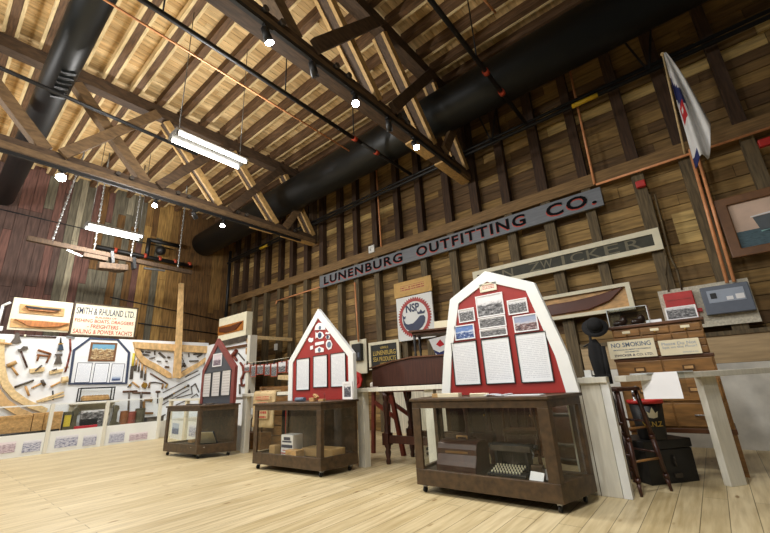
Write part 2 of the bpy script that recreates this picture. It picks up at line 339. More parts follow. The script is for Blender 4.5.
# ================================================================== THE HALL
YW, YS = 7.5, 7.34            # face of the wall boards, face of the studs
XB = -14.2
WALL = Plane('S', YS-.02)     # things hung on the studs
mb = MB(); mb.bb((XB-.1, -4.5, -.12), (3.6, 7.7, 0)); struct(mb.build('floor', 'floor_boards'))
# long wall of horizontal boards
mb = MB(); z = 0; row = 0; rnd = random.Random(3)
mb.bb((XB, YW+.03, 0), (3.6, YW+.15, 8.1), mi=3)
while z < 8.0:
    h = rnd.uniform(.17, .23); x = XB
    while x < 3.6:
        L = rnd.uniform(1.1, 3.4); x1 = min(3.6, x+L)
        k = rnd.choices((0, 1, 2, 3, 4), (4, 4, 3, 3, .35))[0]
        mb.bb((x+.003, YW+rnd.uniform(0, .012), z+.005), (x1-.003, YW+.04, z+h-.006), mi=k); x = x1
    z += h
for z0 in (2.98, 3.16, 3.34): mb.bb((.03, YW-.01, z0), (.36, YW+.02, z0+.17), mi=4)
struct(mb.build('wall_north', ['wb_a', 'wb_b', 'wb_c', 'wb_d', 'wb_e']))
# end wall of upright boards
mb = MB(); y = -4.5; mb.bb((XB-.15, -4.5, 0), (XB-.03, 7.65, 8.1), mi=1)
while y < 7.55:
    w = rnd.uniform(.16, .27); zz = 0
    while zz < 8.0:
        L = rnd.uniform(2.2, 4.5); z1 = min(8.0, zz+L)
        if y < 2.0: k = rnd.choices((0, 1, 2), (5, 5, .6))[0]
        elif y < 4.0: k = rnd.choices((0, 2, 3, 5), (1.0, 4, 1.1, 1))[0]
        elif y < 5.2: k = rnd.choices((4, 5, 6, 2), (3, 1, 3, 1))[0]
        else: k = rnd.choices((4, 5), (1.2, 4))[0]
        mb.bb((XB-.04, y+.004, zz+.004), (XB+rnd.uniform(0, .014), min(y+w, 7.6)-.004, z1-.004), mi=k); zz = z1
    y += w
struct(mb.build('wall_west', ['bk_red', 'bk_dkred', 'bk_grey', 'bk_pale', 'bk_tan', 'bk_brown', 'bk_yel']))
# roof deck
mb = MB(); x = XB; mb.bb((XB-.1, -4.5, 7.93), (3.6, 7.7, 8.02), mi=1)
while x < 3.6:
    y = -4.5
    while y < 7.65:
        L = rnd.uniform(1.5, 4); y1 = min(7.65, y+L)
        mb.bb((x+.003, y+.002, 7.9+rnd.uniform(0, .006)), (x+.137, y1-.002, 7.94), mi=rnd.choice((0, 0, 1, 2))); y = y1
    x += .14
struct(mb.build('ceiling', ['dk_a', 'dk_b', 'dk_c']))
nt = [0]
def trim(mb, m, bevel=0):
    nt[0] += 1; return struct(mb.build('trim_%d' % nt[0], m, bevel=bevel))
# studs, girt
xs = [1.18-.745*k for k in range(21)]
for i, x in enumerate(xs):
    j = rnd.uniform(-.05, .05); w = rnd.uniform(.15, .19)
    z0 = 1.5 if x > -1.6 else 0
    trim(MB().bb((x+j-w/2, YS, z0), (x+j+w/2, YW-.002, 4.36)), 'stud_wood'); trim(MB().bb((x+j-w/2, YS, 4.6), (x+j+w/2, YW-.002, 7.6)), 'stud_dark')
trim(MB().bb((XB+.1, YS-.03, 4.36), (3.6, YW-.002, 4.6)), 'girt_wood')
for z0 in (2.45,): trim(MB().bb((-.27, YS+.04, 1.5), (-.21, YW-.002, 4.36)), 'honey_wood')
# lower linings of the long wall
struct(MB().bb((-6.2, YS-.02, 0), (-3.75, YW-.003, 1.12)).build('baseboard_north', 'wainscot'))
mb = MB().bb((-1.7, YS-.02, 0), (3.6, YW-.003, 1.12), mi=0); mb.bb((-1.7, YS-.015, 1.125), (3.6, YW-.003, 1.5), mi=1); mb.bb((-1.7, YS-.04, 1.5), (3.6, YW-.003, 1.56), mi=2)
struct(mb.build('wall_lining', ['plaster_patch', 'plywood', 'stud_wood']))
# joists
for (x0, x1) in ((XB+.02, -8.85), (-8.75, -3.45), (-3.35, 3.5)):
    for k in range(20):
        y = -2.72+.52*k; jx = rnd.uniform(-.02, .02)
        if y > 7.3: continue
        mb = MB(); mb.bb((x0, y-.06, 7.7), (x1, y+.06, 7.9), mi=0)
        if y < 2.2:
            mb.bb((x0+.1, y-.115, 7.69), (x1-.1, y-.065, 7.9), mi=1); mb.bb((x0+.1, y+.065, 7.69), (x1-.1, y+.115, 7.9), mi=1)
        elif k % 3 == 0:
            mb.bb((x0+.4, y+.065, 7.69), (x1-1.6, y+.11, 7.85), mi=1); mb.bb((x1-1.3, y+.065, 7.69), (x1-.8, y+.11, 7.85), mi=1)
        else: mb.bb((x0+.1, y+.065, 7.69), (x1-.1, y+.11, 7.88), mi=1)
        trim(mb, ['joist_dark', 'joist_pale'])
# trusses
def truss(X, label):
    t = thing('roof_truss', label, 'truss', (X, 1.6, 5.4), (0, 0, 0))
    def part(n, m, f): f(mb := MB()); mb.build(n, m, t, off=(X, 1.6, 5.4))
    part('bottom_chord', 'truss_dark', lambda q: q.bb((X-.12, -4.4, 5.42), (X+.12, 7.33, 5.66)))
    part('edge_board', 'truss_mid', lambda q: q.bb((X+.125, -4.4, 5.40), (X+.165, 7.2, 5.52)))
    part('edge_board', 'truss_pale', lambda q: (q.bb((X-.1, 5.1, 5.375), (X+.1, 5.8, 5.415)), q.bb((X-.1, 6.1, 5.375), (X+.1, 7.25, 5.415))))
    part('top_chord', 'truss_dark', lambda q: q.bb((X-.12, -4.4, 7.42), (X+.12, 7.33, 7.69)))
    nodes = (-.85, .85, 2.55, 4.25, 5.95, 7.3)
    part('post', 'truss_dark', lambda q: q.bb((X-.1, 7.15, 5.67), (X+.1, 7.33, 7.35)))
    for i, (a, b) in enumerate(zip(nodes, nodes[1:])):
        if i >= 2:       # pale double boards falling towards the wall, dark timber between
            part('brace', 'truss_dark', lambda q: q.beam((X, a+.1, 7.36), (X, b-.1, 5.66), .09, .16, (1, 0, 0)))
            for sx in (-.11, .11): part('side_board', 'truss_pale', lambda q: q.beam((X+sx, a+.12, 7.36), (X+sx, b-.12, 5.66), .09, .2, (0, 0, 1)) if 0 else q.beam((X+sx, a+.12, 7.36), (X+sx, b-.12, 5.66), .15, .06, (1, 0, 0)))
        else:
            part('brace', 'truss_mid', lambda q: q.beam((X, a+.1, 7.36), (X, b-.1, 5.66), .2, .2, (1, 0, 0)))
        if i >= 1:
            m = 'truss_mid' if i in (1, 4) else 'truss_dark'
            part('brace', m, lambda q: q.beam((X+.2, a+.12, 5.6), (X+.2, b-.1, 7.4), .2, .08, (1, 0, 0)))
    for y in (1.9, 2.15, 3.1, 3.35, 4.6, 4.85, 6.2, 6.45): part('bolt', 'iron', lambda q: q.cyl((X+.12, y, 5.6), (X+.19, y, 5.6), .045, None, 8))
    return t
truss(-8.8, 'farther roof truss of dark timber with crossed braces, crossing over the grey barn board')
truss(-3.4, 'nearer roof truss of dark timber whose foot meets the wall above the grey shop sign')
# black round ducts
def duct(label, y, z, r, x0, x1, grille=None):
    t = thing('air_duct', label, 'duct', (x0, y, z))
    MB().cyl((0, 0, 0), (x1-x0, 0, 0), r, None, 40).build('pipe_body', 'duct_black', t)
    if grille:
        for i in range(6): MB().box((grille-x0+.16*i, r*.3, -r*.98), (.05, .2, .03), Euler((.3, 0, 0)).to_matrix()).build('louver', 'duct_black', t)
duct('black round air duct crossing the upper left corner under the joists', .59, 6.6, .225, XB+.1, 1.0, -8.0)
duct('long black round air duct running beside the boarded wall under the roof', 6.2, 6.62, .45, XB+.1, 3.2)
for x in (-11, -6.2, -1.95, .3):
    pass
# ================================================================== LIGHT FITTINGS
def shop_light(label, x, y0, y1, z, tilt=0):
    t = thing('fluorescent_fixture', label, 'ceiling light', (x, (y0+y1)/2, z), (0, 0, 0), 'hanging fluorescent fixtures')
    L = y1-y0; mb = MB()
    mb.prism([(-.2, -.02), (.2, -.02), (.12, .06), (-.12, .06)], -L/2, L/2)
    bmesh.ops.rotate(mb.bm, verts=mb.bm.verts, cent=(0, 0, 0), matrix=Matrix.Rotation(math.pi/2, 3, 'X')); mb.build('housing', 'fixture_white', t)
    for sx in (-.13, .13): MB().cyl((sx, -L/2+.03, -.045), (sx, L/2-.03, -.045), .024, None, 10).build('tube', 'tube_glow', t)
    for sx in (-.13, .13):
        for sy in (-L/2+.015, L/2-.015): MB().box((sx, sy, -.045), (.04, .03, .06)).build('socket', 'fixture_white', t)
    for sy in (-L/2+.08, L/2-.08): MB().cyl((0, sy, .06), (0, sy, 7.69-z), .008, None, 6).build('chain', 'chain_metal', t)
    yc = (y0+y1)/2; area('fluorescent_glow', (x, yc, z-.1), .4, L, 120)
    for sx in (-1, 1): area('fluorescent_glow', (x+sx*.22, yc, z-.03), .12, L, 80, (1, .985, .95), (0, sx*-math.radians(112), 0))
shop_light('twin tube fluorescent fixture hanging nearer, under the pale plank roof', -5.74, 1.88, 3.1, 5.08)
shop_light('twin tube fluorescent fixture hanging above the chained yoke', -10.9, 1.93, 3.15, 5.17)
def track(label, X, y0, y1):
    tag(place(MB().bb((-.025, y0, -.03), (.025, y1, .03)).build('light_track', 'pipe_black'), (X, 0, 5.3)), label, 'light track')
track('black light track under the farther roof truss', -8.58, -1.5, 6.6); track('black light track under the nearer roof truss', -3.18, -1.5, 6.6)
def track_light(label, X, y, aim, on=True, power=300, ang=50, size=1.0):
    z = 5.13; t = thing('track_spotlight', label, 'spotlight', (X, y, z), (0, 0, 0), 'track spotlights')
    d = (Vector(aim)-Vector((X, y, z))).normalized()
    MB().cyl((0, 0, .05), (0, 0, .12), .02, None, 8).bb((-.03, -.06, .11), (.03, .06, .139)).build('bracket', 'pipe_black', t)
    MB().cyl(-d*.1, d*.07, .045*size, .055*size, 14).build('body', 'pipe_black', t)
    MB().cyl(d*.07, d*.085, .05*size, None, 14).build('lens', 'lamp_glow' if on else 'lens_off', t)
    if on: spot(Vector((X, y, z))+d*.14, aim, power, ang)
track_light('dazzling white spotlight at the far left of the farther track', -8.58, 1.02, (-3, .5, 1.2), True, 90, 60, 1.5)
track_light('lit spotlight on the farther track, third truss bay, above the hanging yoke end', -8.58, 2.64, (-5.5, 1.6, 1.0), True, 80, 60)
track_light('lit spotlight on the farther track nearest the boarded wall', -8.58, 4.2, (-7.4, 2.8, 1.2), True, 90, 55)
track_light('lit spotlight topmost on the nearer track', -3.18, 1.91, (-3.2, 4.0, 1.2), True, 150, 60)
track_light('lit spotlight halfway along the nearer track', -3.18, 3.41, (-1.8, 2.2, 1.2), True, 120, 60)
track_light('lit spotlight on the nearer track closest to the boarded wall', -3.18, 4.93, (-1.2, 4.2, 1.2), True, 60, 60)
track_light('unlit black spotlight between two lit ones on the nearer track', -3.18, 2.62, (-4.2, 5, 2), False)
track_light('unlit black spotlight on the nearer track below the middle lit one', -3.18, 4.2, (-4.2, 6, 2), False)
track_light('unlit black spotlight on the farther track beside the yoke chain', -8.58, 3.5, (-10, 6, 2), False)
# lamps of the unseen track over the cases and towards the display wall
for a, b, p, g in (((-2.2, -.6, 5.1), (-1.9, 4.0, 1.4), 260, 40), ((-5.6, -.4, 5.1), (-4.7, 4.0, 1.4), 220, 40), ((-8.4, -.2, 5.1), (-12.8, 2.5, 1.7), 210, 48), ((-8.4, 2.0, 5.1), (-12.3, 5, 1.5), 170, 48), ((.2, -.4, 5.1), (-.4, 5.6, 1.2), 200, 40)):
    spot(a, b, p, g)
# ------------------------------------------------------------------ pipes
def pipe(name, label, cat, pts, r, m, extra=None):
    o = pts[0]; t = thing(name, label, cat, o)
    MB().tube(pts, r, 8).build('pipe_run', m, t, off=o)
    for n, mm, f in (extra or []):
        q = MB(); f(q); q.build(n, mm, t, off=o)
    return t
cp = lambda p, r=.055: ('coupling', 'coupling_red', lambda q: q.cyl((p[0], p[1]-.05, p[2]), (p[0], p[1]+.05, p[2]), r, None, 10))
pipe('sprinkler_pipe', 'black sprinkler pipe with red couplings running under the joists between the trusses', 'pipe', [(-4.6, -2, 6.08), (-4.72, 5.2, 6.08), (-4.72, 7.0, 6.08)], .04, 'pipe_black', [cp((-4.72, 5.0, 6.08)), cp((-4.72, 5.7, 6.08))] + [('hanger', 'pipe_black', lambda q, y=y: q.cyl((-4.65, y, 6.08), (-4.65, y, 7.69), .012, None, 6)) for y in (1.2, 3.2, 4.9)])
pipe('sprinkler_pipe', 'black sprinkler pipe with red couplings crossing the long duct right of the nearer truss', 'pipe', [(-1.81, -2, 6.08), (-1.83, 7.05, 6.08)], .04, 'pipe_black', [cp((-1.83, 5.25, 6.08)), cp((-1.83, 5.9, 6.08))] + [('hanger', 'pipe_black', lambda q, y=y: q.cyl((-1.82, y, 6.08), (-1.82, y, 7.69), .012, None, 6)) for y in (1.2, 3.2, 4.9)])
pipe('sprinkler_pipe', 'thin black pipe passing in front of the left duct', 'pipe', [(-7.3, -2, 6.08), (-7.56, 3.0, 6.08)], .035, 'pipe_black')
t = pipe('wall_pipe', 'pair of black pipes high along the boarded wall below the duct', 'pipe', [(XB+.3, 7.12, 6.0), (3.3, 7.12, 6.0)], .04, 'pipe_black', [('second_pipe', 'pipe_black', lambda q: q.cyl((XB+.3, 7.15, 6.12), (3.3, 7.15, 6.12), .035, None, 8)), ('yellow_label', 'yellow_tag', lambda q: q.cyl((-.95, 7.12, 6.0), (-.5, 7.12, 6.0), .045, None, 10)), ('yellow_label', 'yellow_tag', lambda q: q.cyl((-11.6, 7.12, 6.0), (-11.1, 7.12, 6.0), .045, None, 10))]
  + [('hanger', 'pipe_black', lambda q, x=x: (q.beam((x, 7.12, 6.0), (x-.25, 7.12, 7.0), .03, .03), q.beam((x, 7.12, 6.0), (x+.25, 7.12, 7.0), .03, .03))) for x in (-2.6, .3)])
C0 = Crop(WALL, 0, 0, 1)
def cpipe(label, pxs, r=.022, plane=WALL, lift=.03, group=None):
    P = [Vector(plane.loc(*plane.uv(p), lift)) for p in pxs]
    return tag(place(MB().tube([p-P[0] for p in P], r, 8).build('copper_pipe', 'copper'), P[0]), label, 'pipe', group)
cpipe('copper pipe turning down the wall above the end of the grey shop sign', [(569, 66), (595, 185)])
cpipe('long level copper pipe along the timber girt at the right end of the wall', [(597, 186), (775, 128)], lift=.07)
cpipe('left one of two upright copper pipes dropping to the grey alarm panel', [(690, 152), (727, 284)], lift=.1)
cpipe('right one of two upright copper pipes dropping to the grey alarm panel', [(696, 152), (734, 283)], lift=.1)
cpipe('upright copper pipe high on the wall beside the small white square', [(370, 172), (377, 170), (382, 247)])
cpipe('copper pipe dropping into the black switch box beside the red gabled board', [(357, 283), (361, 342)], lift=.09)
cpipe('level copper pipe between the far corner and the grey shop sign', [(277, 304), (278, 301), (322, 287)], lift=.04)
P = [Vector(p) for p in ((-4.9, -2, 6.05), (-5.08, 5.2, 6.05))]
tag(place(MB().tube([p-P[0] for p in P], .016, 8).build('copper_pipe', 'copper'), P[0]), 'thin copper pipe running under the pale joists', 'pipe')
P = [Vector(p) for p in ((-1.72, 4.6, 7.55), (-1.6, 5.6, 7.55))]
tag(place(MB().tube([p-P[0] for p in P], .022, 8).build('copper_pipe', 'copper'), P[0]), 'short copper pipe on the roof just above the long duct', 'pipe')
for i, (a, lab) in enumerate(((((650, 195), (666, 256), (666, 276), (669, 292)), 'left grey conduit on the stud above the red alarm cabinet'), (((655, 195), (671, 258), (677, 270), (682, 290)), 'right grey conduit on the stud above the red alarm cabinet'))):
    P = [Vector(WALL.loc(*WALL.uv(p), .03)) for p in a]
    tag(place(MB().tube([p-P[0] for p in P], .014, 6).build('conduit', 'stud_wood'), P[0]), lab, 'conduit')
tag(place(MB().cyl((0, 0, 0), (0, 0, 3.1), .06, None, 10).build('riser_pipe', 'pipe_black'), (-13.8, 7.15, 3.4)), 'black riser pipe standing in the far corner of the hall', 'pipe')
# valves and sprinkler fittings clustered in the dark corner
t = thing('sprinkler_valve', 'black sprinkler valve set with red couplings in the dark far corner', 'valve', (-13.75, 4.0, 5.6))
MB().tube([(0, -1.2, 0), (0, 1.7, -.05)], .07).tube([(0, .2, 0), (0, .2, .6), (0, 1.2, .6)], .07).ball((0, .6, .3), .17).cyl((0, 0, 0), (-.44, 0, 0), .04).build('body', 'pipe_black', t)
for y in (-.7, .15, .6, 1.1, 1.6): MB().cyl((0, y-.04, 0), (0, y+.04, 0), .09, None, 10).build('coupling', 'coupling_red', t)
# ================================================================== THINGS ON THE BOARDED WALL
def quad_board(crop, pts): return [crop.uv(p) for p in pts]
# shop sign
u0, v0 = WALL.uv((322, 283)); u1, v1 = WALL.uv((603, 197)); vm = (v0+v1)/2; H = .36; cx = (u0+u1)/2
t = thing('shop_sign', 'long grey wooden shop sign with black letters across the boarded wall', 'sign', WALL.loc(cx, vm, .06), WALL.rot()); Lx = u1-u0
MB().bb((-Lx/2, -H/2, -.03), (Lx/2, H/2, .03)).build('board', 'sign_grey', t, .006)
for w, a, b in (('LUNENBURG', 326.5, 404.6), ('OUTFITTING', 418.7, 527), ('CO.', 547.8, 597)):
    y = lambda q: 283-86*(q-322)/281
    xa = WALL.uv((a, y(a)))[0]-cx; xb = WALL.uv((b, y(b)))[0]-cx
    words(w, (xa-.012, -.13, xb-.012, .11), .0305, 'letter_red', t, 'letter_shadow', .004, .02, 1.18); words(w, (xa, -.11, xb, .13), .036, 'letter_black', t, 'lettering', .006, .022, 1.18)
# carved name board
c = Crop(WALL, 0, 0, 1)
A, B = WALL.uv((474, 273.6)), WALL.uv((661, 238)); vt = (WALL.uv((474, 273.6))[1]+WALL.uv((656, 228))[1])/2; vb = WALL.uv((662, 250))[1]
cx = (A[0]+B[0])/2; cy = (vt+vb)/2; hw = (B[0]-A[0])/2; hh = (vt-vb)/2
t = thing('name_board', 'carved dark name board in a pale frame below the grey shop sign', 'sign', WALL.loc(cx, cy, .04), WALL.rot())
rect = lambda a, b: [(-a, -b), (a, -b), (a, b), (-a, b)]
MB().ring(rect(hw, hh), rect(hw-.1, hh-.085), -.02, .035).build('frame', 'sign_cream', t)
MB().bb((-hw+.1, -hh+.085, -.02), (hw-.1, hh-.085, .012)).build('panel', 'sign_dark', t)
for ch, px in zip('NZWICKER', (509, 535.5, 547.5, 564, 577.5, 594, 612, 633)):
    y = 273.6-45*(px-474)/180+10; x = WALL.uv((px, y))[0]-cx; w = .025 if ch == 'I' else .11
    words(ch, (x-w, -.085, x+w, .085), .0122, 'letter_tan', t, 'lettering', .004)
# half hull in a cream box on the wall
A, B = WALL.uv((630, 283.4)), WALL.uv((633.6, 310)); x1, zt, zb = A[0], A[1]+.01, B[1]; x0 = x1-1.75; cx, cy = (x0+x1)/2, (zt+zb)/2; hw, hh = (x1-x0)/2, (zt-zb)/2
t = thing('half_hull_model', 'brown half hull model in a cream framed case behind the black hat', 'ship model', WALL.loc(cx, cy, .05), WALL.rot())
MB().ring(rect(hw, hh), rect(hw-.07, hh-.06), -.03, .06).build('frame', 'sign_cream', t); MB().bb((-hw+.07, -hh+.06, -.03), (hw-.07, hh-.06, .0)).build('backboard', 'honey_wood', t)
mb = MB(); prof = [(-hw+.1, .02), (-hw+.15, -.07), (-.4, -.14), (.2, -.13), (.55, -.03), (hw-.1, .15), (hw-.12, .165), (.4, .1), (0, .065), (-.5, .06)]
mb.prism(prof, 0, .05); mb.build('hull', 'hull_brown', t, .02)
# circular emblem sign with whale
pts = quad_board(c, [(397, 299), (432, 291), (436, 336), (401, 344)]); cx = sum(p[0] for p in pts)/4; cy = sum(p[1] for p in pts)/4
t = thing('emblem_sign', 'white square sign with red toothed ring, letters and blue whale', 'sign', WALL.loc(cx, cy, .03), WALL.rot())
MB().bb((-.52, -.52, -.02), (.52, .52, .02)).build('board', 'white_paint', t)
star = []; n = 44
for i in range(2*n):
    a = math.pi*i/n; r = .485 if i % 2 == 0 else .435; star.append((r*math.cos(a), r*math.sin(a)))
MB().ring(star, circ((0, 0), .375, 2*n), .021, .03).build('ring', 'ring_red', t)
words('NSP', (-.24, .13, .15, .33), .021, 'whale_navy', t, 'lettering', .005, .03)
wh = [(-.345, .1), (-.30, -.02), (-.26, -.08), (-.18, -.1), (-.05, -.09), (.06, -.02), (.16, .06), (.26, .06), (.30, .0), (.28, -.1), (.2, -.2), (.06, -.28), (-.12, -.28), (-.26, -.2), (-.33, -.08)]
MB().prism([(x, y-.05) for x, y in wh], .021, .028).prism([(-.345, .05), (-.36, .11), (-.31, .05), (-.25, .05), (-.28, -.01), (-.33, -.01)], .021, .0275).build('whale', 'whale_navy', t)
MB().prism([(.1, .05), (.08, .13), (.14, .09), (.19, .15), (.24, .09), (.31, .12), (.28, .05)], .021, .028).build('crown', 'whale_navy', t)
pts = quad_board(c, [(396, 285), (431, 276), (433, 290), (397, 299)]); cx = sum(p[0] for p in pts)/4; cy = sum(p[1] for p in pts)/4
t = thing('notice_board', 'tan wooden notice with faded red writing above the whale sign', 'sign', WALL.loc(cx, cy, .05), WALL.rot())
MB().bb((-.55, -.185, -.02), (.55, .185, .02)).build('board', 'sign_tan', t); MB().bb((-.42, -.1, .02), (.42, .12, .024)).build('print', 'print_tan', t)
# office sign
pts = quad_board(c, [(370, 344), (399.5, 338.5), (402, 366), (372, 371)]); cx = sum(p[0] for p in pts)/4; cy = sum(p[1] for p in pts)/4
t = thing('office_sign', 'black sign with gold letters in a cream frame above the desk', 'sign', WALL.loc(cx, cy, .03), WALL.rot())
MB().ring(rect(.49, .33), rect(.42, .26), -.02, .04).build('frame', 'sign_cream', t); MB().bb((-.42, -.26, -.02), (.42, .26, .015)).build('panel', 'sign_black', t)
words('OFFICE', (-.12, .15, .14, .205), .016, 'letter_gold', t); words('LUNENBURG', (-.36, .0, .36, .11), .016, 'letter_gold', t); words('SEA PRODUCTS', (-.36, -.145, .36, -.04), .016, 'letter_gold', t); words('LIMITED', (-.14, -.225, .14, -.18), .016, 'letter_gold', t)
# switch box on board
t = thing('switch_box', 'black switch box on a cream board right of the red gabled board', 'electrical box', WALL.loc(*WALL.uv((359, 357)), .02), WALL.rot())
MB().bb((-.3, -.42, -.015), (.3, .44, .015)).build('backboard', 'sign_cream', t); MB().bb((-.12, -.1, .015), (.2, .33, .13)).build('box', 'black_paint', t, .01); MB().bb((.1, -.02, .13), (.16, .1, .14)).build('label', 'panel_grey', t)
q = MB().ring(rect(.1, .1), rect(.05, .05), 0, .05); q.bb((-.06, -.06, 0), (.06, .06, .03)); tag(place(q.build('wall_sensor', 'white_paint'), WALL.loc(*WALL.uv((372.5, 249.5)), .0), WALL.rot()), 'small white square wall sensor above the grey shop sign', 'sensor')
tag(place(MB().prism(circ((0, 0), .22, 8), 0, .04).prism(circ((0, 0), .12, 16), .04, .06).build('round_badge', 'alarm_red'), WALL.loc(*WALL.uv((358, 380)), .05), WALL.rot()), 'red octagonal badge peeping out beside the red gabled board', 'sign')
# electrical panels at right
pts = quad_board(c, [(659, 292), (750, 277), (757, 320), (668, 333)]); cx = sum(p[0] for p in pts)/4; cy = sum(p[1] for p in pts)/4
t = thing('panel_backboard', 'weathered plywood backboard behind the alarm boxes', 'board', WALL.loc(cx, cy, .0), WALL.rot()); MB().bb((-.53, -.31, 0), (.53, .31, .025)).build('sheet', 'wainscot', t)
P = Plane('S', YS-.05); pts = [P.uv(q) for q in ((702, 290.5), (745.5, 281), (754, 310), (708, 316.5))]; cx = sum(p[0] for p in pts)/4; cy = sum(p[1] for p in pts)/4
t = thing('alarm_box', 'grey fire alarm panel below the two copper pipes', 'alarm panel', P.loc(cx, cy, .0), P.rot())
MB().bb((-.265, -.2, 0), (.265, .2, .11)).build('housing', 'panel_grey', t, .01); MB().bb((-.2, -.04, .11), (.2, .14, .116)).build('window', 'panel_light', t); MB().bb((-.17, .02, .116), (-.1, .1, .12)).build('display', 'black_paint', t); MB().bb((-.0, -.02, .116), (.07, .03, .12)).bb((.1, -.02, .116), (.19, .05, .12)).build('sticker', 'paper', t)
pts = [P.uv(q) for q in ((664, 294), (692, 290), (700, 318), (669, 322))]; cx = sum(p[0] for p in pts)/4; cy = sum(p[1] for p in pts)/4
t = thing('alarm_cabinet', 'red alarm cabinet on the wall behind the standing photograph', 'alarm panel', P.loc(cx, cy, .0), P.rot()); MB().bb((-.18, -.2, 0), (.18, .2, .1)).build('housing', 'alarm_red', t, .01); MB().bb((.185, -.12, 0), (.235, -.07, .04)).build('red_switch', 'alarm_red', t); MB().bb((-.15, .08, .1), (.15, .1, .104)).build('seam', 'ring_red', t)
tag(place(MB().bb((-.07, -.06, 0), (.07, .06, .08)).build('alarm_beacon', 'alarm_red', bevel=.015), WALL.loc(*WALL.uv((641, 185)), .0), WALL.rot()), 'small red junction box on a stud above the pale name board', 'alarm')
tag(place(MB().bb((-.09, -.06, 0), (.09, .06, .08)).build('alarm_beacon', 'alarm_red', bevel=.015), WALL.loc(*WALL.uv((766, 145)), .06), WALL.rot()), 'red alarm beacon on the wall above the ship painting', 'alarm')
# ship painting
P = Plane('S', YS-.06); A = P.uv((713, 202)); B = P.uv((732, 259)); ux, uz = A[0], A[1]; H = A[1]-B[1]; Wd = 1.5
t = thing('ship_painting', 'painting of a steamship at sea in a wide brown frame', 'painting', P.loc(ux+Wd/2, uz-H/2), P.rot()); hw, hh = Wd/2, H/2
MB().ring(rect(hw, hh), rect(hw-.13, hh-.12), -.03, .05).build('frame', 'painting_frame', t, .012)
MB().bb((-hw+.13, -hh+.12, -.03), (hw-.13, hh-.12, .0)).build('sky', 'sky_pink', t); MB().bb((-hw+.13, -hh+.12, .0), (hw-.13, -.09, .003)).build('sea', 'sea_teal', t)
MB().prism([(-.40, .08), (.55, .12), (.55, -.12), (-.36, -.12)], .003, .007).build('ship', 'ship_hull', t); MB().prism([(-.42, .085), (.55, .13), (.55, .16), (-.2, .12), (-.42, .1)], .007, .01).bb((.06, .14, .007), (.5, .2, .01)).build('upperworks', 'paper', t)
MB().prism([(-.36, -.13), (.55, -.13), (.55, -.1), (-.1, -.11), (-.36, -.15)], .007, .011).bb((.2, -.24, .003), (.5, -.21, .008)).build('bow_wave', 'foam', t); MB().bb((.04, .13, .004), (.055, .33, .008)).beam((.05, .33, .006), (.3, .16, .006), .006, .004).build('mast', 'iron', t)
# ship-owner's flag on a slanting pole
t = thing('flag_on_pole', 'white flag with blue diagonal and red shield hanging from a pole on the wall', 'flag', (.42, 7.3, 4.35))
tip = hit(662.5, 54, 1, 6.75); base = Vector((.42, 7.3, 4.35)); tv = tip-base
MB().cyl((0, 0, 0), tv, .016, .013, 8).ball(tv, .03).build('pole', 'pale_wood', t)
fl = {}
def flagmesh():
    mb = MB(); top = tip-base; N, M_ = 26, 12
    rows = []
    for i in range(N+1):
        s = i/N; row = []
        wid = .03+.27*s**.8
        for j in range(M_+1):
            q = j/M_
            x = top.x+.02+(.30-.0)*s*0+(-.02+.0)*s+wid*(q-.25)*1.0+.02*s
            y = top.y-.05+.09*math.sin(q*11+s*1.5)*min(1, s*2.2)
            z = top.z-.03-s*(1.98 if q < .5 else 1.98-.45*(q-.5)*2)-.06*math.cos(q*9)*s
            row.append(mb.bm.verts.new((x, y, z)))
        rows.append(row)
    for i in range(N):
        for j in range(M_):
            f = mb.bm.faces.new((rows[i][j], rows[i][j+1], rows[i+1][j+1], rows[i+1][j])); f.smooth = True
            s, q = i/N, j/M_
            if q < .5 and abs(s-(.32+q*.35)) < .09: f.material_index = 1
            if .47 < s < .63 and .08 < q < .3: f.material_index = 2
            if .52 < s < .56 and .14 < q < .22: f.material_index = 0
            if s > .92 and q < .2: f.material_index = 1
    o = mb.build('cloth', ['flag_white', 'flag_blue', 'flag_red'], t)
    m = o.modifiers.new('thick', 'SOLIDIFY'); m.thickness = .006
flagmesh()
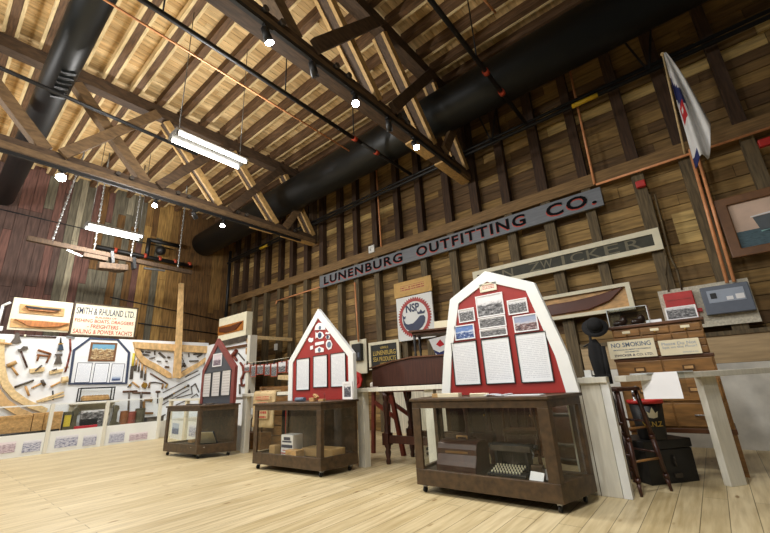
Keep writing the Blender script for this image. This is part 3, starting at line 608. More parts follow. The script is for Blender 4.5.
#PART2
# ================================================================== DISPLAY CASES AND GABLED BOARDS
def inset(q, d):
    n = len(q); out = []
    for i in range(n):
        p, a, b = Vector(q[i]), Vector(q[i-1]), Vector(q[(i+1) % n])
        e1, e2 = (p-a).normalized(), (b-p).normalized(); n1, n2 = Vector((-e1.y, e1.x)), Vector((-e2.y, e2.x))
        m = (n1+n2); out.append(tuple(p+m*(d/(m.dot(n1)))))
    return out
def display_case(label, q, H, post=.085, back=False):
    cx = sum(p[0] for p in q)/4; cy = sum(p[1] for p in q)/4
    t = thing('display_case', label, 'display case', (cx, cy, 0)); q = [(a-cx, b-cy) for a, b in q]
    z0 = .075; i1 = inset(q, post); i2 = inset(q, .02)
    MB().ring(q, inset(q, .04), z0, z0+.15).build('bottom_rail', 'case_wood', t, .005)
    MB().ring(q, inset(q, .04), H-.1, H-.03).build('top_rail', 'case_wood', t, .005)
    MB().prism(inset(q, -.02), H-.03, H).build('top', 'case_wood', t, .006)
    MB().prism(inset(q, .04), z0+.1, z0+.12).build('case_floor', 'case_dark', t)
    for i in range(4):
        p = Vector(q[i]); pa, pb = (post, post*.6) if i % 2 else (post*.6, post); a = (Vector(q[i-1])-p).normalized()*pa; b = (Vector(q[(i+1) % 4])-p).normalized()*pb
        MB().prism([tuple(p+b*.005), tuple(p+b), tuple(p+b+a*.5), tuple(p+a*.5+b*.5), tuple(p+a+b*.5), tuple(p+a)], z0+.15, H-.1).build('corner_post', 'case_wood', t, .004)
        for s, nm in ((i, 'glass_pane'),):
            a_, b_ = Vector(i2[s]), Vector(i2[(s+1) % 4]); d = (b_-a_).normalized()
            n_ = Vector((-d.y, d.x))*.003
            P = [a_+d*.05, b_-d*.05]
            MB().prism([tuple(P[0]-n_), tuple(P[1]-n_), tuple(P[1]+n_), tuple(P[0]+n_)], z0+.15, H-.1).build('back_panel' if back and i == 2 else nm, 'case_wood' if back and i == 2 else 'glass', t)
    for p in inset(q, .07):
        c = MB().bb((p[0]-.02, p[1]-.025, .05), (p[0]+.02, p[1]+.025, z0)).build('caster', 'steel', t)
        MB().cyl((p[0]-.012, p[1]-.015, .028), (p[0]+.012, p[1]-.015, .028), .028, None, 12).build('wheel', 'rubber', c)
    return t
display_case('large dark wood and glass display case holding a typewriter, on casters', [(-2.65, 3.58), (-1.19, 3.6), (-1.05, 4.12), (-2.7, 4.12)], .92, .1)
display_case('dark wood and glass display case under the red pointed board', [(-5.53, 3.43), (-4.1, 3.52), (-4.0, 4.1), (-5.56, 4.08)], .905, back=True)
display_case('dark wood and glass display case under the grey pointed board', [(-8.5, 3.33), (-7.29, 3.42), (-6.97, 3.99), (-8.38, 3.95)], .89, back=True)
def pane(name, label, cat, crop, pts, m, group=None, off=0, th=.006, edge=None, ew=.012):
    """flat picture or sheet read off its four corners"""
    u = [crop.uv(p) for p in pts]; cx = sum(p[0] for p in u)/4; cy = sum(p[1] for p in u)/4
    hw = (u[1][0]+u[2][0]-u[0][0]-u[3][0])/4; hh = (u[0][1]+u[1][1]-u[2][1]-u[3][1])/4
    if not edge: return tag(place(MB().bb((-hw, -hh, 0), (hw, hh, th)).build(name, m), crop.p.loc(cx, cy, off), crop.p.rot()), label, cat, group)
    t = thing(name, label, cat, crop.p.loc(cx, cy, off), crop.p.rot(), group)
    MB().ring([(-hw, -hh), (hw, -hh), (hw, hh), (-hw, hh)], [(-hw+ew, -hh+ew), (hw-ew, -hh+ew), (hw-ew, hh-ew), (-hw+ew, hh-ew)], 0, th+.006).build('frame', edge, t)
    MB().bb((-hw+ew, -hh+ew, 0), (hw-ew, hh-ew, th)).build('picture', m, t); return t
def gable(label, plane, outer, inner, face, edge, th=.05):
    cx = (outer[0][0]+outer[-1][0])/2; cz = outer[0][1]
    t = thing('gabled_board', label, 'display board', plane.loc(cx, cz), plane.rot())
    f = lambda P: [(a-cx, b-cz) for a, b in P]
    MB().prism(f(outer), -th, -.012).build('back_panel', edge, t); MB().ring(f(outer), f(inner), -.012, .012).build('border', edge, t, .003); MB().prism(f(inner), -.012, -.004).build('face_panel', face, t)
# --- the barn shaped board
PB = Plane('S', 4.04); c1 = Crop(PB, 420, 260, .2628)
o = [(-2.535, .925), (-2.46, 1.35), (-2.29, 2.04), (-1.79, 2.29), (-1.26, 2.04), (-1.06, 1.27), (-1.02, .925)]
i = [(-2.42, .925), (-2.35, 1.35), (-2.18, 1.97), (-1.79, 2.16), (-1.36, 1.97), (-1.18, 1.27), (-1.14, .925)]
gable('large red barn shaped board with white border above the typewriter case', PB, o, i, 'barn_red', 'white_paint')
ed = 'black_paint'
for pts, lab in (([(122, 315), (215, 305), (235, 475), (132, 478)], 'left printed sheet of three on the red barn board'), ([(232, 303), (338, 290), (367, 468), (253, 475)], 'middle printed sheet of three on the red barn board'), ([(358, 285), (477, 268), (515, 462), (390, 470)], 'right printed sheet of three on the red barn board')):
    pane('info_sheet', lab, 'sign', c1, pts, 'print', 'sheets on the red barn board', 0, .006, ed, .01)
pane('title_card', 'small cream title card at the peak of the red barn board', 'sign', c1, [(228, 95), (290, 82), (293, 113), (230, 125)], 'print_title', None, 0, .006, 'sign_cream')
for pts, m, lab in (([(212, 140), (312, 122), (325, 205), (220, 222)], 'bw_0', 'tallest grey photograph of a crowd at the top centre of the red barn board'), ([(222, 224), (325, 207), (330, 250), (228, 265)], 'bw_1', 'grey photograph second from the top in the centre column of the red barn board'), ([(228, 267), (330, 252), (335, 285), (230, 298)], 'bw_2', 'grey photograph lowest in the centre column of the red barn board'),
    ([(147, 190), (207, 180), (210, 232), (150, 240)], 'bw_3', 'small grey photograph upper left on the red barn board'), ([(135, 252), (205, 242), (212, 298), (133, 307)], 'blue_photo', 'blue photograph lower left on the red barn board'), ([(332, 155), (407, 142), (413, 200), (338, 210)], 'bw_4', 'grey photograph upper right on the red barn board'), ([(352, 215), (443, 202), (455, 265), (363, 278)], 'colour_photo', 'colour photograph of boats lower right on the red barn board')):
    pane('photograph', lab, 'photograph', c1, pts, m, 'photographs on the red barn board', 0, .006, 'paper', .012)
# --- red pointed board
PB = Plane('S', 3.99); c2 = Crop(PB, 280, 300, .1875)
gable('red pointed board with white border and logo stickers', PB, [(-5.45, .91), (-5.45, 1.54), (-4.7, 2.31), (-3.93, 1.54), (-3.93, .91)], [(-5.34, .91), (-5.34, 1.5), (-4.7, 2.16), (-4.035, 1.5), (-4.035, .91)], 'barn_red', 'white_paint')
for pts, lab in (([(87, 315), (157, 308), (160, 478), (90, 485)], 'left printed sheet on the red pointed board'), ([(177, 300), (252, 290), (257, 463), (180, 470)], 'middle printed sheet on the red pointed board'), ([(270, 285), (350, 278), (355, 462), (274, 465)], 'right printed sheet on the red pointed board')):
    pane('info_sheet', lab, 'sign', c2, pts, 'print', 'sheets on the red pointed board', 0, .006, ed, .01)
def sticker(label, pts, m2=None, spot_=None, r=0):
    parts = [('backing', 'paper', [('p', pts, .004)])]
    if m2: parts.append(('emblem', m2, [('d', spot_, r, .003)], .004))
    flat('logo_sticker', label, 'sticker', c2, parts, 'logo stickers on the red pointed board')
sticker('white half round sticker at the peak of the red pointed board', [(185, 160), (243, 158), (240, 140), (225, 122), (205, 122), (190, 138)], 'letter_blue', (214, 148), 8)
sticker('white fish shaped sticker with blue disc on the red pointed board', [(190, 170), (198, 178), (212, 168), (226, 172), (236, 188), (226, 204), (210, 208), (198, 198), (190, 206)], 'whale_navy', (213, 188), 12)
sticker('white flower shaped sticker at the left of the red pointed board', [(150, 212), (158, 200), (168, 204), (178, 202), (178, 218), (168, 226), (156, 224)])
sticker('blue oval sticker right of the fish sticker', [(243, 196), (255, 186), (267, 192), (265, 206), (250, 208)], 'whale_navy', (255, 197), 8)
sticker('small crown shaped white sticker right of the half round one', [(242, 182), (246, 170), (254, 174), (262, 170), (266, 182)])
sticker('long white label sticker under the fish sticker', [(188, 228), (235, 218), (235, 234), (188, 244)])
sticker('tall round blue and white sticker beside the right sheet', [(246, 225), (256, 212), (270, 214), (280, 236), (274, 260), (258, 266), (247, 250)], 'letter_blue', (263, 238), 13)
sticker('tiny white square sticker near the left sheet of the pointed board', [(162, 246), (177, 242), (177, 262), (162, 266)])
sticker('white house shaped sticker just above the middle sheet', [(188, 282), (188, 260), (210, 248), (234, 258), (234, 276)], 'letter_blue', (211, 266), 9)
c2b = Crop(Plane('S', 3.88), 280, 300, .1875)
t = pane('portrait_frame', 'small portrait photograph standing on the middle case top', 'photograph', c2b, [(335, 437), (387, 433), (392, 527), (338, 531)], 'portrait', None, 0, .008, 'paper', .03)
# --- grey pointed board
PB = Plane('S', 3.88); c3 = Crop(PB, 190, 325, .169)
gable('grey pointed board with dusty red border', PB, [(-8.3, .895), (-8.3, 1.56), (-7.75, 2.17), (-6.98, 1.56), (-6.98, .895)], [(-8.2, .895), (-8.2, 1.52), (-7.72, 2.02), (-7.09, 1.5), (-7.09, .895)], 'barn_grey', 'dusty_red')
for pts, lab in (([(84, 285), (125, 285), (122, 425), (78, 428)], 'left pale sheet on the grey pointed board'), ([(133, 278), (178, 275), (180, 420), (130, 425)], 'middle pale sheet with a sketch on the grey pointed board'), ([(190, 268), (242, 265), (238, 415), (187, 420)], 'right pale sheet on the grey pointed board')):
    pane('info_sheet', lab, 'sign', c3, pts, 'print_sketch', 'sheets on the grey pointed board', 0, .006, 'black_paint', .008)
pane('photograph', 'mauve photograph near the peak of the grey pointed board', 'photograph', c3, [(138, 170), (190, 168), (188, 242), (138, 248)], 'mauve_photo', None, 0, .006, 'paper', .02)
# ------------------------------------------------------------------ inside the typewriter case
zf = .2
a = hit(432, 477, 2, zf); b = hit(470, 480, 2, zf); w = .46; x0, y0 = -2.47, 3.72
t = thing('typewriter_cover', 'dark domed wooden typewriter cover inside the large case', 'typewriter cover', (x0+w/2, y0+.15, zf))
prof = [(-.17, 0), (-.17, .06), (-.15, .1), (-.125, .16), (-.125, .21), (-.1, .26), (-.06, .285), (.1, .285), (.14, .26), (.15, .2), (.15, 0)]
mb = MB().prism([(p[0], p[1]) for p in prof], -w/2, w/2)
bmesh.ops.transform(mb.bm, verts=mb.bm.verts, matrix=Matrix(((0, 0, 1, 0), (1, 0, 0, 0), (0, 1, 0, 0), (0, 0, 0, 1)))); mb.build('shell', 'mahogany', t, .008)
MB().tube([(-.06, .02, .287), (-.06, .02, .315), (.06, .02, .315), (.06, .02, .287)], .009).build('handle', 'honey_wood', t); MB().bb((-.13, -.130, .17), (.13, -.124, .19)).build('gilt_name', 'oak', t)
t = thing('typewriter', 'old black typewriter with round keys inside the large case', 'typewriter', (-1.72, 3.86, zf))
MB().bb((-.19, -.13, 0), (.19, .17, .03)).bb((-.17, .03, .03), (-.14, .15, .2)).bb((.14, .03, .03), (.17, .15, .2)).bb((-.17, .12, .03), (.17, .15, .2)).prism([(-.16, .0), (.16, .0), (.16, .03), (-.16, .03)], .03, .06).build('body', 'black_paint', t, .006)
MB().cyl((-.21, .1, .235), (.21, .1, .235), .03, None, 14).build('platen', 'black_paint', t)
for sx in (-.23, .23): MB().cyl((sx-.02, .1, .235), (sx+.02, .1, .235), .022, None, 12).build('platen_knob', 'black_paint', t)
MB().bb((-.2, .06, .19), (.2, .15, .205)).bb((-.2, .02, .2), (.2, .025, .25)).build('carriage', 'iron', t)
mb = MB()
for k in range(13):
    an = math.radians(20+140*k/12); mb.beam((.02*math.cos(an), .05, .08), (.12*math.cos(an), .08, .08+.1*math.sin(an)), .006, .004)
mb.build('type_basket', 'iron', t)
for r_ in range(4):
    for k in range(10): MB().cyl((-.145+.03*k+.008*r_, -.11+.03*r_, .03+.014*r_), (-.145+.03*k+.008*r_, -.11+.03*r_, .05+.014*r_), .0085, None, 8).build('key', 'sign_cream', t)
MB().tube([(.2, .06, .22), (.24, 0, .19), (.235, -.02, .16)], .006).build('return_lever', 'steel', t)
tag(place(MB().box((0, 0, .06), (.1, .07, .12)).build('card_box', 'case_wood', bevel=.004), (-1.43, 3.78, zf)), 'small brown box beside the typewriter', 'box')
for k, (x, y, r) in enumerate(((-1.32, 3.82, .3), (-1.42, 3.66, -.3))):
    tag(place(MB().bb((-.07, -.002, 0), (.07, .004, .09)).build('caption_card', 'paper'), (x, y, zf), (-.5, 0, r)), ['white caption card in the right corner of the typewriter case', 'white caption card lying nearest the front glass beside the typewriter'][k], 'card')
# things on its top
for k, (x, y, l, lab) in enumerate(((-2.42, 3.78, .12, 'darker small wood block at the left end of the large case top'), (-2.27, 3.77, .26, 'longer pale wood block at the left end of the large case top'))):
    tag(place(MB().box((0, 0, .02), (l, .08, .04)).build('wood_block', ['box_card', 'card_cream'][k], bevel=.003), (x, y, .92)), lab, 'wood block')
t = thing('pamphlet', 'open pamphlet lying curled on the large case top', 'paper', (-1.72, 3.78, .921)); mb = MB()
for k in range(8): mb.beam((-.12+.03*k, 0, .008+.012*math.sin(k*.9)), (-.09+.03*k, 0, .008+.012*math.sin((k+1)*.9)), .12, .003, (0, 1, 0)) if 0 else mb.box((-.1+.03*k, 0, .012+.006*math.sin(k)), (.032, .14, .006))
mb.build('pages', 'print_navy', t)
tag(place(MB().box((0, 0, .004), (.34, .16, .006)).build('paper_sheet', 'print_short'), (-1.45, 3.78, .92)), 'white sheet lying on the right of the large case top', 'paper')
tag(place(MB().prism([(-.09, -.03), (.08, -.03), (.1, .0), (.04, .03), (-.1, .03)], 0, .03).build('folded_leaflet', 'card_cream'), (-1.92, 3.77, .92), (.1, 0, .3)), 'small folded leaflet on the large case top', 'paper')
# ------------------------------------------------------------------ inside and on the middle case
t = thing('tin_box', 'white printed box with blue lettering inside the middle case', 'box', (-4.92, 3.68, .195), (0, 0, .05)); MB().bb((-.13, -.09, 0), (.13, .09, .27)).build('box', 'paper', t, .004)
MB().bb((-.1, -.0935, .17), (.1, -.0905, .19)).bb((-.07, -.0935, .2), (.07, -.0905, .24)).bb((-.12, -.0935, .1), (.12, -.0905, .14)).build('print', 'letter_navy', t); MB().bb((-.09, -.0935, .06), (.09, -.0905, .07)).bb((-.13, -.0935, .02), (.13, -.0905, .035)).build('red_stripe', 'letter_red', t)
tag(place(MB().bb((-.07, -.05, 0), (.07, .05, .12)).build('wood_block', 'box_card', bevel=.004), (-5.22, 3.6, .195)), 'brown wood block in the left corner of the middle case', 'wood block')
tag(place(MB().bb((-.12, -.07, 0), (.12, .07, .09)).build('wood_block', 'honey_wood', bevel=.004), (-4.72, 3.58, .195)), 'brown wood block in front of the printed box in the middle case', 'wood block')
tag(place(MB().bb((-.3, -.12, 0), (.3, .12, .1)).build('wooden_box', 'box_card', bevel=.006), (-4.4, 3.82, .195), (0, 0, .1)), 'long low wooden box at the right inside the middle case', 'box')
tag(place(MB().cyl((-.1, 0, .03), (.1, 0, .03), .03, None, 12).build('rolled_packet', 'letter_blue'), (-4.83, 3.75, .905)), 'blue and white rolled packet on the middle case top', 'packet')
tag(place(MB().box((-.03, 0, .025), (.1, .06, .05)).box((.03, .01, .07), (.09, .05, .03), Euler((0, .5, 0)).to_matrix()).build('wood_offcut', 'honey_wood', bevel=.003), (-4.5, 3.74, .905)), 'pile of wood offcut on the middle case top', 'wood block')
tag(place(MB().bb((-.05, -.03, 0), (.05, .03, .03)).build('wood_block', 'box_card', bevel=.003), (-4.33, 3.74, .905)), 'small wood block nearest the portrait on the middle case top', 'wood block')
tag(place(MB().lathe([(.012, 0), (.014, .05), (.008, .06), (.008, .11), (.003, .115)], seg=10).build('lamp_glass', 'acrylic'), (-4.23, 3.7, .905)), 'tiny clear bottle standing on the middle case top', 'bottle')
# ------------------------------------------------------------------ inside and on the grey board case
t = thing('open_book', 'tan open book on a tilted stand inside the case under the grey board', 'book', (-7.5, 3.68, .18), (0, 0, .6)); R_ = Euler((-.9, 0, 0)).to_matrix()
MB().box((0, .0, .13), (.36, .28, .02), R_).build('cover', 'navy_trim', t); MB().box((0, -.022, .133), (.33, .25, .02), R_).build('pages', 'card_cream', t); MB().box((0, .1, .08), (.05, .02, .16)).build('stand', 'paper', t)
for k, (x, y, lab) in enumerate(((-8.15, 3.72, 'pale wood chip at the left inside the case under the grey board'), (-7.85, 3.75, 'larger pale wood block inside the case under the grey board'))):
    tag(place(MB().box((0, 0, .03+.02*k), (.16, .1, .06+.04*k)).build('wood_block', 'honey_wood', bevel=.004), (x, y, .18)), lab, 'wood block')
tag(place(MB().box((0, 0, .004), (.3, .2, .006)).build('caption_sheet', 'paper'), (-7.4, 3.55, .18), (0, 0, .4)), 'white sheet on the floor of the case under the grey board', 'paper')
for k, (x, lab) in enumerate(((-7.95, 'flat black iron bar at the left on the case under the grey board'), (-7.4, 'black iron shackle on the case below the right pale sheet'))):
    mb = MB()
    if k == 0: mb.bb((-.28, -.03, 0), (.28, .03, .02))
    else: mb.tube([(-.06, 0, .012), (-.06, .1, .012), (.06, .1, .012), (.06, 0, .012)], .012)
    tag(place(mb.build(['iron_bar', 'iron_shackle'][k], 'iron'), (x, 3.6, .89)), lab, 'tool')
# ================================================================== RAILS
def rail(label, pts, posts, low=None):
    o = Vector((*pts[0], 0)); t = thing('display_rail', label, 'railing', o)
    for a, b in zip(pts, pts[1:]): MB().beam((*a, 1.022), (*b, 1.022), .14, .055, (0, 0, 1)).build('top_rail', 'white_board', t, .004, off=o)
    for (x, y, w, d, r) in posts:
        m = MB().box((0, 0, .497), (w, d, .994)); bmesh.ops.rotate(m.bm, verts=m.bm.verts, cent=(0, 0, 0), matrix=Matrix.Rotation(r, 3, 'Z')); bmesh.ops.translate(m.bm, verts=m.bm.verts, vec=(x, y, 0))
        m.build('post', 'white_board', t, .004, off=o)
    return t
t = rail('long white rail running behind the three display cases', [(-7.12, 4.2), (-.82, 4.33)], [(-7.05, 4.2, .14, .1, 0), (-4.05, 4.28, .13, .11, 0), (-2.88, 4.31, .14, .08, 0), (-1.06, 4.33, .34, .08, 0)])
MB().bb((-1.07, 4.2855, 0), (-1.064, 4.2895, .98)).build('board_joint', 'stud_wood', t, off=(-7.12, 4.2, 0))
MB().bb((-.885, 4.285, .002), (-.815, 4.37, .993)).build('end_board', 'white_paint', t, off=(-7.12, 4.2, 0))
rail('white rail slanting away to the wall in front of the drawer cabinet', [(-.72, 4.36), (1.3, 6.95)], [(-.1, 5.22, .19, .07, .9), (1.2, 6.8, .19, .07, .9)])
# sheets on the slanting rail
t = thing('reading_sheet', 'white laminated sheet hanging over the slanting rail', 'sign', (-.43, 4.58, 1.055), (0, 0, .06)); MB().box((0, -.05, -.11), (.3, .006, .25), Euler((-.35, 0, 0)).to_matrix()).build('sheet', 'paper', t); MB().box((.04, -.02, -.1), (.32, .004, .22), Euler((-.3, 0, 0)).to_matrix()).build('cover', 'acrylic', t)
tag(place(MB().box((0, 0, .006), (.55, .2, .012)).build('clear_tray', 'acrylic_edge'), (-.42, 4.78, 1.051), (0, 0, .9)), 'clear flat tray on top of the slanting rail', 'tray')
tag(place(MB().bb((-.03, -.03, 0), (.03, .03, .07)).bb((-.05, -.05, 0), (.05, .05, .006)).build('number_block', 'white_paint'), (-.98, 4.33, 1.051)), 'small white cube on the rail end beside the barn board', 'block')
tag(place(MB().bb((-.11, -.03, 0), (.11, .03, .018)).build('pen_tray', 'black_felt'), (-.9, 4.36, 1.051)), 'flat black holder on the rail end beside the white cube', 'tray')
# burlap sack over the rail
t = thing('burlap_sack', 'tan cloth sack with red print hanging over the rail behind the middle case', 'sack', (-6.33, 4.16, 1.07))
mb = MB(); N = 10; g = [[mb.bm.verts.new((-.33+.66*i/N, -.05-.012*math.sin(i*1.7+j*.6)-.01*j*.3, .0-.6*j/N)) for i in range(N+1)] for j in range(N+1)]
for j in range(N):
    for i in range(N): mb.bm.faces.new((g[j][i], g[j+1][i], g[j+1][i+1], g[j][i+1])).smooth = True
o = mb.build('cloth', 'sack', t); m = o.modifiers.new('thick', 'SOLIDIFY'); m.thickness = .025
MB().box((0, .02, .0), (.64, .13, .03)).build('folded_top', 'sack', t, .01)
for z, w, h, yy in ((-.1, .25, .035, -.095), (-.19, .2, .02, -.1), (-.37, .22, .08, -.115)): place(MB().bb((-w, -h, 0), (w, h, .003)).build('red_print', 'print_red', t), (0, yy, z), (math.pi/2, 0, 0))
# ================================================================== DESK GROUP
t = thing('clerk_desk', 'dark sloping clerk desk on turned legs behind the white rail', 'desk', (-3.3, 4.85, 0))
prof = [(-.72, 1.06), (.9, 1.06), (.9, 1.4), (.05, 1.42), (-.3, 1.39), (-.72, 1.33)]
def xz(mb, y0, y1): bmesh.ops.transform(mb.bm, verts=mb.bm.verts, matrix=Matrix(((1, 0, 0, 0), (0, 0, -1, 0), (0, 1, 0, 0), (0, 0, 0, 1)))); return mb
xz(MB().prism(prof, -.38, .38), 0, 0).build('desk_box', 'mahogany', t, .006)
top = [(-.76, 1.322), (-.3, 1.392), (.05, 1.424), (.92, 1.402), (.92, 1.42), (.05, 1.445), (-.3, 1.412), (-.76, 1.342)]
xz(MB().prism(top, -.4, .4), 0, 0).build('lid', 'oak_dark', t); MB().bb((-.64, -.34, .97), (.85, .34, 1.06)).build('apron', 'mahogany', t)
LEG = [(.03, 0), (.036, .04), (.028, .07), (.045, .16), (.03, .2), (.05, .24), (.05, .42), (.035, .45), (.045, .5), (.03, .53), (.042, .7), (.05, .8), (.03, .84), (.045, .88), (.05, .97)]
for sx in (-.55, .78):
    for sy in (-.29, .29): MB().lathe(LEG, (sx, sy, 0), 12).bb((sx-.055, sy-.055, .25), (sx+.055, sy+.055, .41)).build('leg', 'mahogany', t)
MB().bb((-.49, -.32, .28), (.72, -.26, .38)).build('stretcher', 'mahogany', t); MB().bb((-.49, .26, .28), (.72, .32, .38)).build('stretcher', 'mahogany', t)
# low turned table standing on the desk
t = thing('turned_stool', 'low dark table with turned legs standing on the clerk desk', 'stool', (-3.14, 4.92, 1.445), (0, 0, .35))
MB().bb((-.33, -.22, .36), (.33, .22, .385)).bb((-.29, -.18, .32), (.29, .18, .36)).build('top', 'oak_dark', t)
for sx in (-.26, .26):
    for sy in (-.15, .15): MB().lathe([(.016, 0), (.022, .03), (.014, .06), (.024, .12), (.016, .16), (.026, .22), (.018, .25), (.026, .32)], (sx, sy, 0), 10).build('leg', 'black_paint', t)
tag(place(MB().bb((-.13, -.07, 0), (.13, .07, .12)).build('wood_block', 'card_cream', bevel=.006), (-2.98, 4.98, 1.832), (0, 0, .3)), 'pale wood block on the low dark table upon the desk', 'wood block')
t = thing('signal_pennant', 'white cloth with red and blue marks behind the low dark table', 'flag', WALL.loc(*WALL.uv((438, 350)), .02), WALL.rot())
MB().prism([(-.2, .25), (.35, .3), (.3, -.2), (.05, -.33)], 0, .01).build('cloth', 'flag_white', t); MB().prism([(-.02, .12), (.1, .22), (.2, .1), (.08, .06)], .011, .014).build('red_mark', 'flag_red', t); MB().prism([(-.1, .02), (.05, -.06), (.2, -.02), (.22, -.08), (.05, -.14), (-.06, -.06)], .011, .014).build('blue_mark', 'flag_blue', t)
t = thing('wooden_trestle', 'red stained wooden trestle standing behind the clerk desk', 'trestle', (-4.25, 5.35, 0))
for sy in (-.2, .2):
    MB().beam((-.42, sy, 0), (-.36, sy, .98), .06, .05, (0, 1, 0)).build('leg', 'red_stain', t); MB().beam((.22, sy, 0), (.02, sy, .98), .07, .05, (0, 1, 0)).build('leg', 'red_stain', t)
    MB().beam((-.39, sy, .82), (.1, sy, .55), .06, .04, (0, 1, 0)).build('brace', 'red_stain', t)
MB().bb((-.46, -.28, .98), (.12, .28, 1.03)).build('top', 'red_stain', t)
tag(place(MB().bb((-.25, -.15, 0), (.25, .15, .1)).build('folded_cloth', 'rope_white', bevel=.03), (-4.5, 5.35, 1.03)), 'white folded cloth on the red trestle beside the pointed board', 'cloth')
t = thing('ledger_tray', 'black wire tray on the floor under the clerk desk', 'tray', (-3.35, 5.4, 0))
for k in range(3): MB().bb((-.3, -.18, .02+.07*k), (.3, .18, .06+.07*k)).build('shelf', 'black_paint', t, .004)
# barrel and wooden chair behind the typewriter case
t = thing('wooden_barrel', 'brown wooden barrel behind the typewriter case', 'barrel', (-1.62, 5.75, 0))
MB().lathe([(.26, 0), (.33, .2), (.36, .42), (.33, .66), (.26, .86)], seg=24).build('staves', 'oak_dark', t)
for z, r in ((.06, .285), (.24, .343), (.6, .343), (.8, .285)): MB().lathe([(r-.01, z-.02), (r+.006, z-.02), (r+.006, z+.02), (r-.01, z+.02)], seg=24).build('hoop', 'iron', t)
t = thing('dark_cupboard', 'dark brown wooden cupboard seen behind the typewriter cover', 'cupboard', (-2.75, 6.0, 0))
MB().bb((-.85, -.2, 0), (.7, .2, 1.05)).build('body', 'oak_dark', t, .008)
for x in (-.42, .3): d = MB().bb((x-.34, -.218, .08), (x+.34, -.201, .98)).build('door', 'mahogany', t, .006); MB().ball((x+.28, -.235, .55), .018).build('knob', 'brass', d)
t = thing('spindle_chair', 'old dark wooden chair seen through the large case', 'chair', (-2.05, 5.0, 0), (0, 0, .4))
MB().bb((-.2, -.2, .42), (.2, .2, .46)).build('seat', 'oak_dark', t, .01)
for sx in (-.17, .17):
    MB().cyl((sx*1.15, -.2, 0), (sx, -.17, .42), .018).build('leg', 'oak_dark', t); MB().cyl((sx*1.15, .22, 0), (sx, .17, .9), .018).build('leg', 'oak_dark', t)
MB().bb((-.18, .155, .75), (.18, .185, .9)).build('backrest', 'oak_dark', t)
for sx in (-.1, 0, .1): MB().cyl((sx, .17, .46), (sx, .17, .76), .01).build('spindle', 'oak_dark', t)
for sy in (-.19, .19): MB().cyl((-.18, sy, .2), (.18, sy, .2), .012).build('stretcher', 'oak_dark', t)
# crates behind the middle case
t = thing('wooden_crate', 'big brown wooden crate behind the rail and the sack', 'crate', (-6.9, 5.2, 0))
for k in range(6): MB().bb((-.75, -.32, .03+.19*k), (.75, .32, .2+.19*k)).build('plank', 'oak', t, .006)
MB().bb((-.78, -.34, 0), (-.68, .34, 1.17)).bb((.68, -.34, 0), (.78, .34, 1.17)).build('corner_board', 'oak', t)
tag(place(MB().box((0, 0, 0), (1.25, .3, .09), Euler((0, .09, 0)).to_matrix()).build('plank', 'pale_wood', bevel=.004), (-6.6, 5.15, 1.285)), 'pale plank lying across the big brown crate', 'plank')
t = thing('iron_rack', 'dark iron rack with hoops beside the crate, seen past the rail post', 'rack', (-7.35, 4.62, 0))
for k in range(4): MB().tube([(-.2+.13*k, 0, .3), (-.2+.13*k, 0, .52), (-.12+.13*k, 0, .6), (-.04+.13*k, 0, .55)], .014).build('hoop', 'iron', t)
MB().bb((-.3, -.12, .0), (.35, .12, .3)).build('box', 'oak', t, .005)
t = thing('white_basket', 'white tray holding brown rope on the iron rack', 'tray', (-7.35, 4.66, .62)); MB().bb((-.3, -.12, 0), (.3, .12, .12)).build('tray', 'white_paint', t, .01); MB().lathe([(.04, .125), (.1, .13), (.12, .17), (.1, .2), (.05, .2)], (.05, 0, 0), 14).build('rope_coil', 'box_card', t)
t = thing('red_canister', 'red canister with a black strap behind the middle case', 'canister', (-6.22, 4.58, 0)); MB().lathe([(.07, 0), (.07, .7), (.05, .76), (.02, .8)], seg=16).build('body', 'alarm_red', t); MB().bb((-.1, -.09, .1), (-.072, -.02, .75)).build('strap', 'black_felt', t)
# ================================================================== DRAWER CABINET CORNER
t = thing('drawer_cabinet', 'tall brown oak cabinet of drawers against the wall at right', 'cabinet', (-.455, 5.9, 0)); t.scale = (.955, 1, 1)
MB().bb((-.5, -.3, .42), (.5, .3, 1.22)).build('lower_body', 'oak', t, .006); MB().bb((-.47, -.27, 1.22), (.48, .3, 1.6)).build('upper_body', 'oak', t, .006); MB().bb((-.5, -.3, 1.6), (.51, .32, 1.635)).build('top', 'oak_dark', t, .006); MB().bb((-.51, -.31, 1.2), (.51, .31, 1.235)).build('ledge', 'oak_dark', t, .005); MB().bb((-.51, -.31, .4), (.51, .31, .45)).build('plinth', 'oak_dark', t, .005)
for sx in (-.47, .47):
    for sy in (-.27, .27): MB().beam((sx, sy, 0), (sx, sy, .42), .06, .06).build('leg', 'oak', t)
def drawer(x0, x1, z0, z1, y, kind):
    d = MB().bb((x0, y-.018, z0), (x1, y, z1)).build('drawer', 'oak', t, .004); xm, zm = (x0+x1)/2, (z0+z1)/2
    if kind == 'holder': MB().ring([(xm-.06, 0), (xm+.06, 0), (xm+.06, .055), (xm-.06, .055)], [(xm-.045, .012), (xm+.045, .012), (xm+.045, .043), (xm-.045, .043)], 0, .008).build('card_holder', 'brass', d) if 0 else MB().bb((xm-.06, y-.026, zm-.028), (xm+.06, y-.018, zm+.028)).build('card_holder', 'bronze', d); MB().bb((xm-.042, y-.029, zm-.014), (xm+.042, y-.026, zm+.016)).build('card', 'honey_wood', d)
    if kind == 'label': MB().bb((xm-.045, y-.024, zm-.005), (xm+.045, y-.018, zm+.025)).build('label_card', 'card_cream', d); MB().ball((xm, y-.03, zm-.018), .012).build('knob', 'brass', d)
    if kind == 'pull': MB().tube([(xm-.06, y-.018, zm), (xm-.06, y-.045, zm), (xm+.06, y-.045, zm), (xm+.06, y-.018, zm)], .008).build('handle', 'steel', d)
for k in range(3): drawer(-.45+.31*k, -.16+.31*k, 1.5, 1.58, -.27, 'label')
